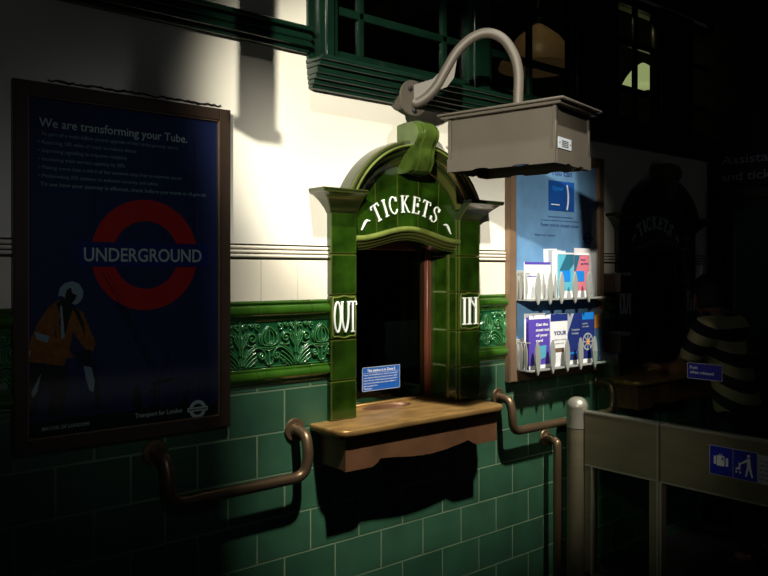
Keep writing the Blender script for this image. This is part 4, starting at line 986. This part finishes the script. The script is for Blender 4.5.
# head: ellipsoid shaped with brow, nose, jaw; facing the counter, turned a little to the left
hc = Vector((HX-.005, -.292, 1.402)); rot = Matrix.Rotation(math.radians(-32), 3, 'Z') @ Matrix.Rotation(math.radians(-10), 3, 'X')
def headco(l): return hc+rot @ Vector(l)
b = BM(); bmesh.ops.create_uvsphere(b, u_segments=40, v_segments=32, radius=1)
def hshape(x, y, z):
    X, Y, Z = x*.073, y*.094, z*.112
    if z < 0: X *= 1-.30*(-z)**1.5; Y *= 1-.16*(-z)
    if y > 0: Y *= .96
    g = lambda a, c, s: math.exp(-((a-c)/s)**2)
    if y > .3:
        Y += .022*g(x, 0, .20)*g(z, -.18, .16)+.010*g(x, 0, .16)*g(z, .02, .16)     # nose
        Y += .006*g(x, 0, .8)*g(z, .22, .12)                                            # brow
        Y -= .008*(g(x, .42, .2)+g(x, -.42, .2))*g(z, .06, .12)                       # sockets
        Y += .006*g(x, 0, .32)*g(z, -.50, .07)+.005*g(x, 0, .32)*g(z, -.60, .05)-.004*g(x, 0, .3)*g(z, -.55, .03)
        Y += .012*g(x, 0, .35)*g(z, -.82, .16)
    return X, Y, Z
for v in b.verts: v.co = headco(hshape(*v.co))
hd = obj('head', b, 'skin', body)
for s in (-1, 1):
    b = BM(); bmesh.ops.create_uvsphere(b, u_segments=16, v_segments=12, radius=1)
    for v in b.verts:
        x, y, z = v.co; dd = max(0, 1-(y*y+z*z)*1.3)
        v.co = headco((s*(.074+x*.008+.005*(1-dd)), -.008+y*.019-.005*z, -.006+z*.031))
    obj('ear', b, 'skin', hd)
    b = BM(); bmesh.ops.create_uvsphere(b, u_segments=12, v_segments=8, radius=.009)
    for v in b.verts: v.co = headco(v.co+Vector((s*.030, .074, .008)))
    obj('eye', b, 'hair', hd)
b = BM(); bmesh.ops.create_uvsphere(b, u_segments=48, v_segments=36, radius=1)
dele = [v for v in b.verts if (v.co.y > .55 and v.co.z < .42) or (v.co.z < -.05 and v.co.y > -.05) or v.co.z < -.55]
bmesh.ops.delete(b, geom=dele, context='VERTS')
for v in b.verts:
    X, Y, Z = hshape(*v.co); r = 1.14+.04*math.sin(v.co.x*23+v.co.z*17)*math.cos(v.co.y*19+v.co.z*11)+random.uniform(-.012, .012); v.co = headco((X*r, Y*r-.003, Z*r+.004))
o = obj('hair', b, 'hair', hd)
s_ = o.modifiers.new('solid', 'SOLIDIFY'); s_.thickness = .008
# shirt and trousers as slightly larger shells
V2 = [(HX, -.47, .74, (.165, .130)), (HX, -.425, 1.02, (.148, .105)), (HX, -.385, 1.15, (.160, .108)), (HX, -.37, 1.25, (.150, .100)), (HX, -.348, 1.29, (.072, .070)),
      (HX-.16, -.36, 1.250, .072), (HX-.21, -.315, 1.12, .062), (HX-.205, -.27, 1.07, .055), (HX+.16, -.36, 1.250, .072), (HX+.215, -.315, 1.12, .062), (HX+.21, -.27, 1.07, .055)]
skin_obj('striped_shirt', V2, [(0, 1), (1, 2), (2, 3), (3, 4), (3, 5), (5, 6), (6, 7), (3, 8), (8, 9), (9, 10)], 'stripe', body, 2)
b = BM(); P = [(HX+.070*math.cos(a), -.338+.062*math.sin(a), 1.312+.018*math.sin(a)) for a in [2*PI*i/24 for i in range(25)]]; tube(b, P, .012, 8, False); obj('shirt_collar', b, 'hair', body, label='dark shirt collar')
V3 = [(HX, -.505, .88, (.150, .124)), (HX-.09, -.51, .78, .100), (HX-.10, -.50, .48, .076), (HX-.11, -.58, .09, .062), (HX+.09, -.51, .78, .100), (HX+.10, -.51, .48, .076), (HX+.11, -.62, .09, .062)]
skin_obj('trousers', V3, [(0, 1), (1, 2), (2, 3), (0, 4), (4, 5), (5, 6)], 'trousers', body, 2)
for s, yy in ((-1, -.48), (1, -.52)):
    b = BM(); bmesh.ops.create_uvsphere(b, u_segments=20, v_segments=14, radius=1)
    for v in b.verts: v.co = Vector((HX+s*.112+v.co.x*.052, yy-.04+v.co.y*.135, max(.0, .045+v.co.z*.05)))
    obj('shoe', b, 'near_black', body)
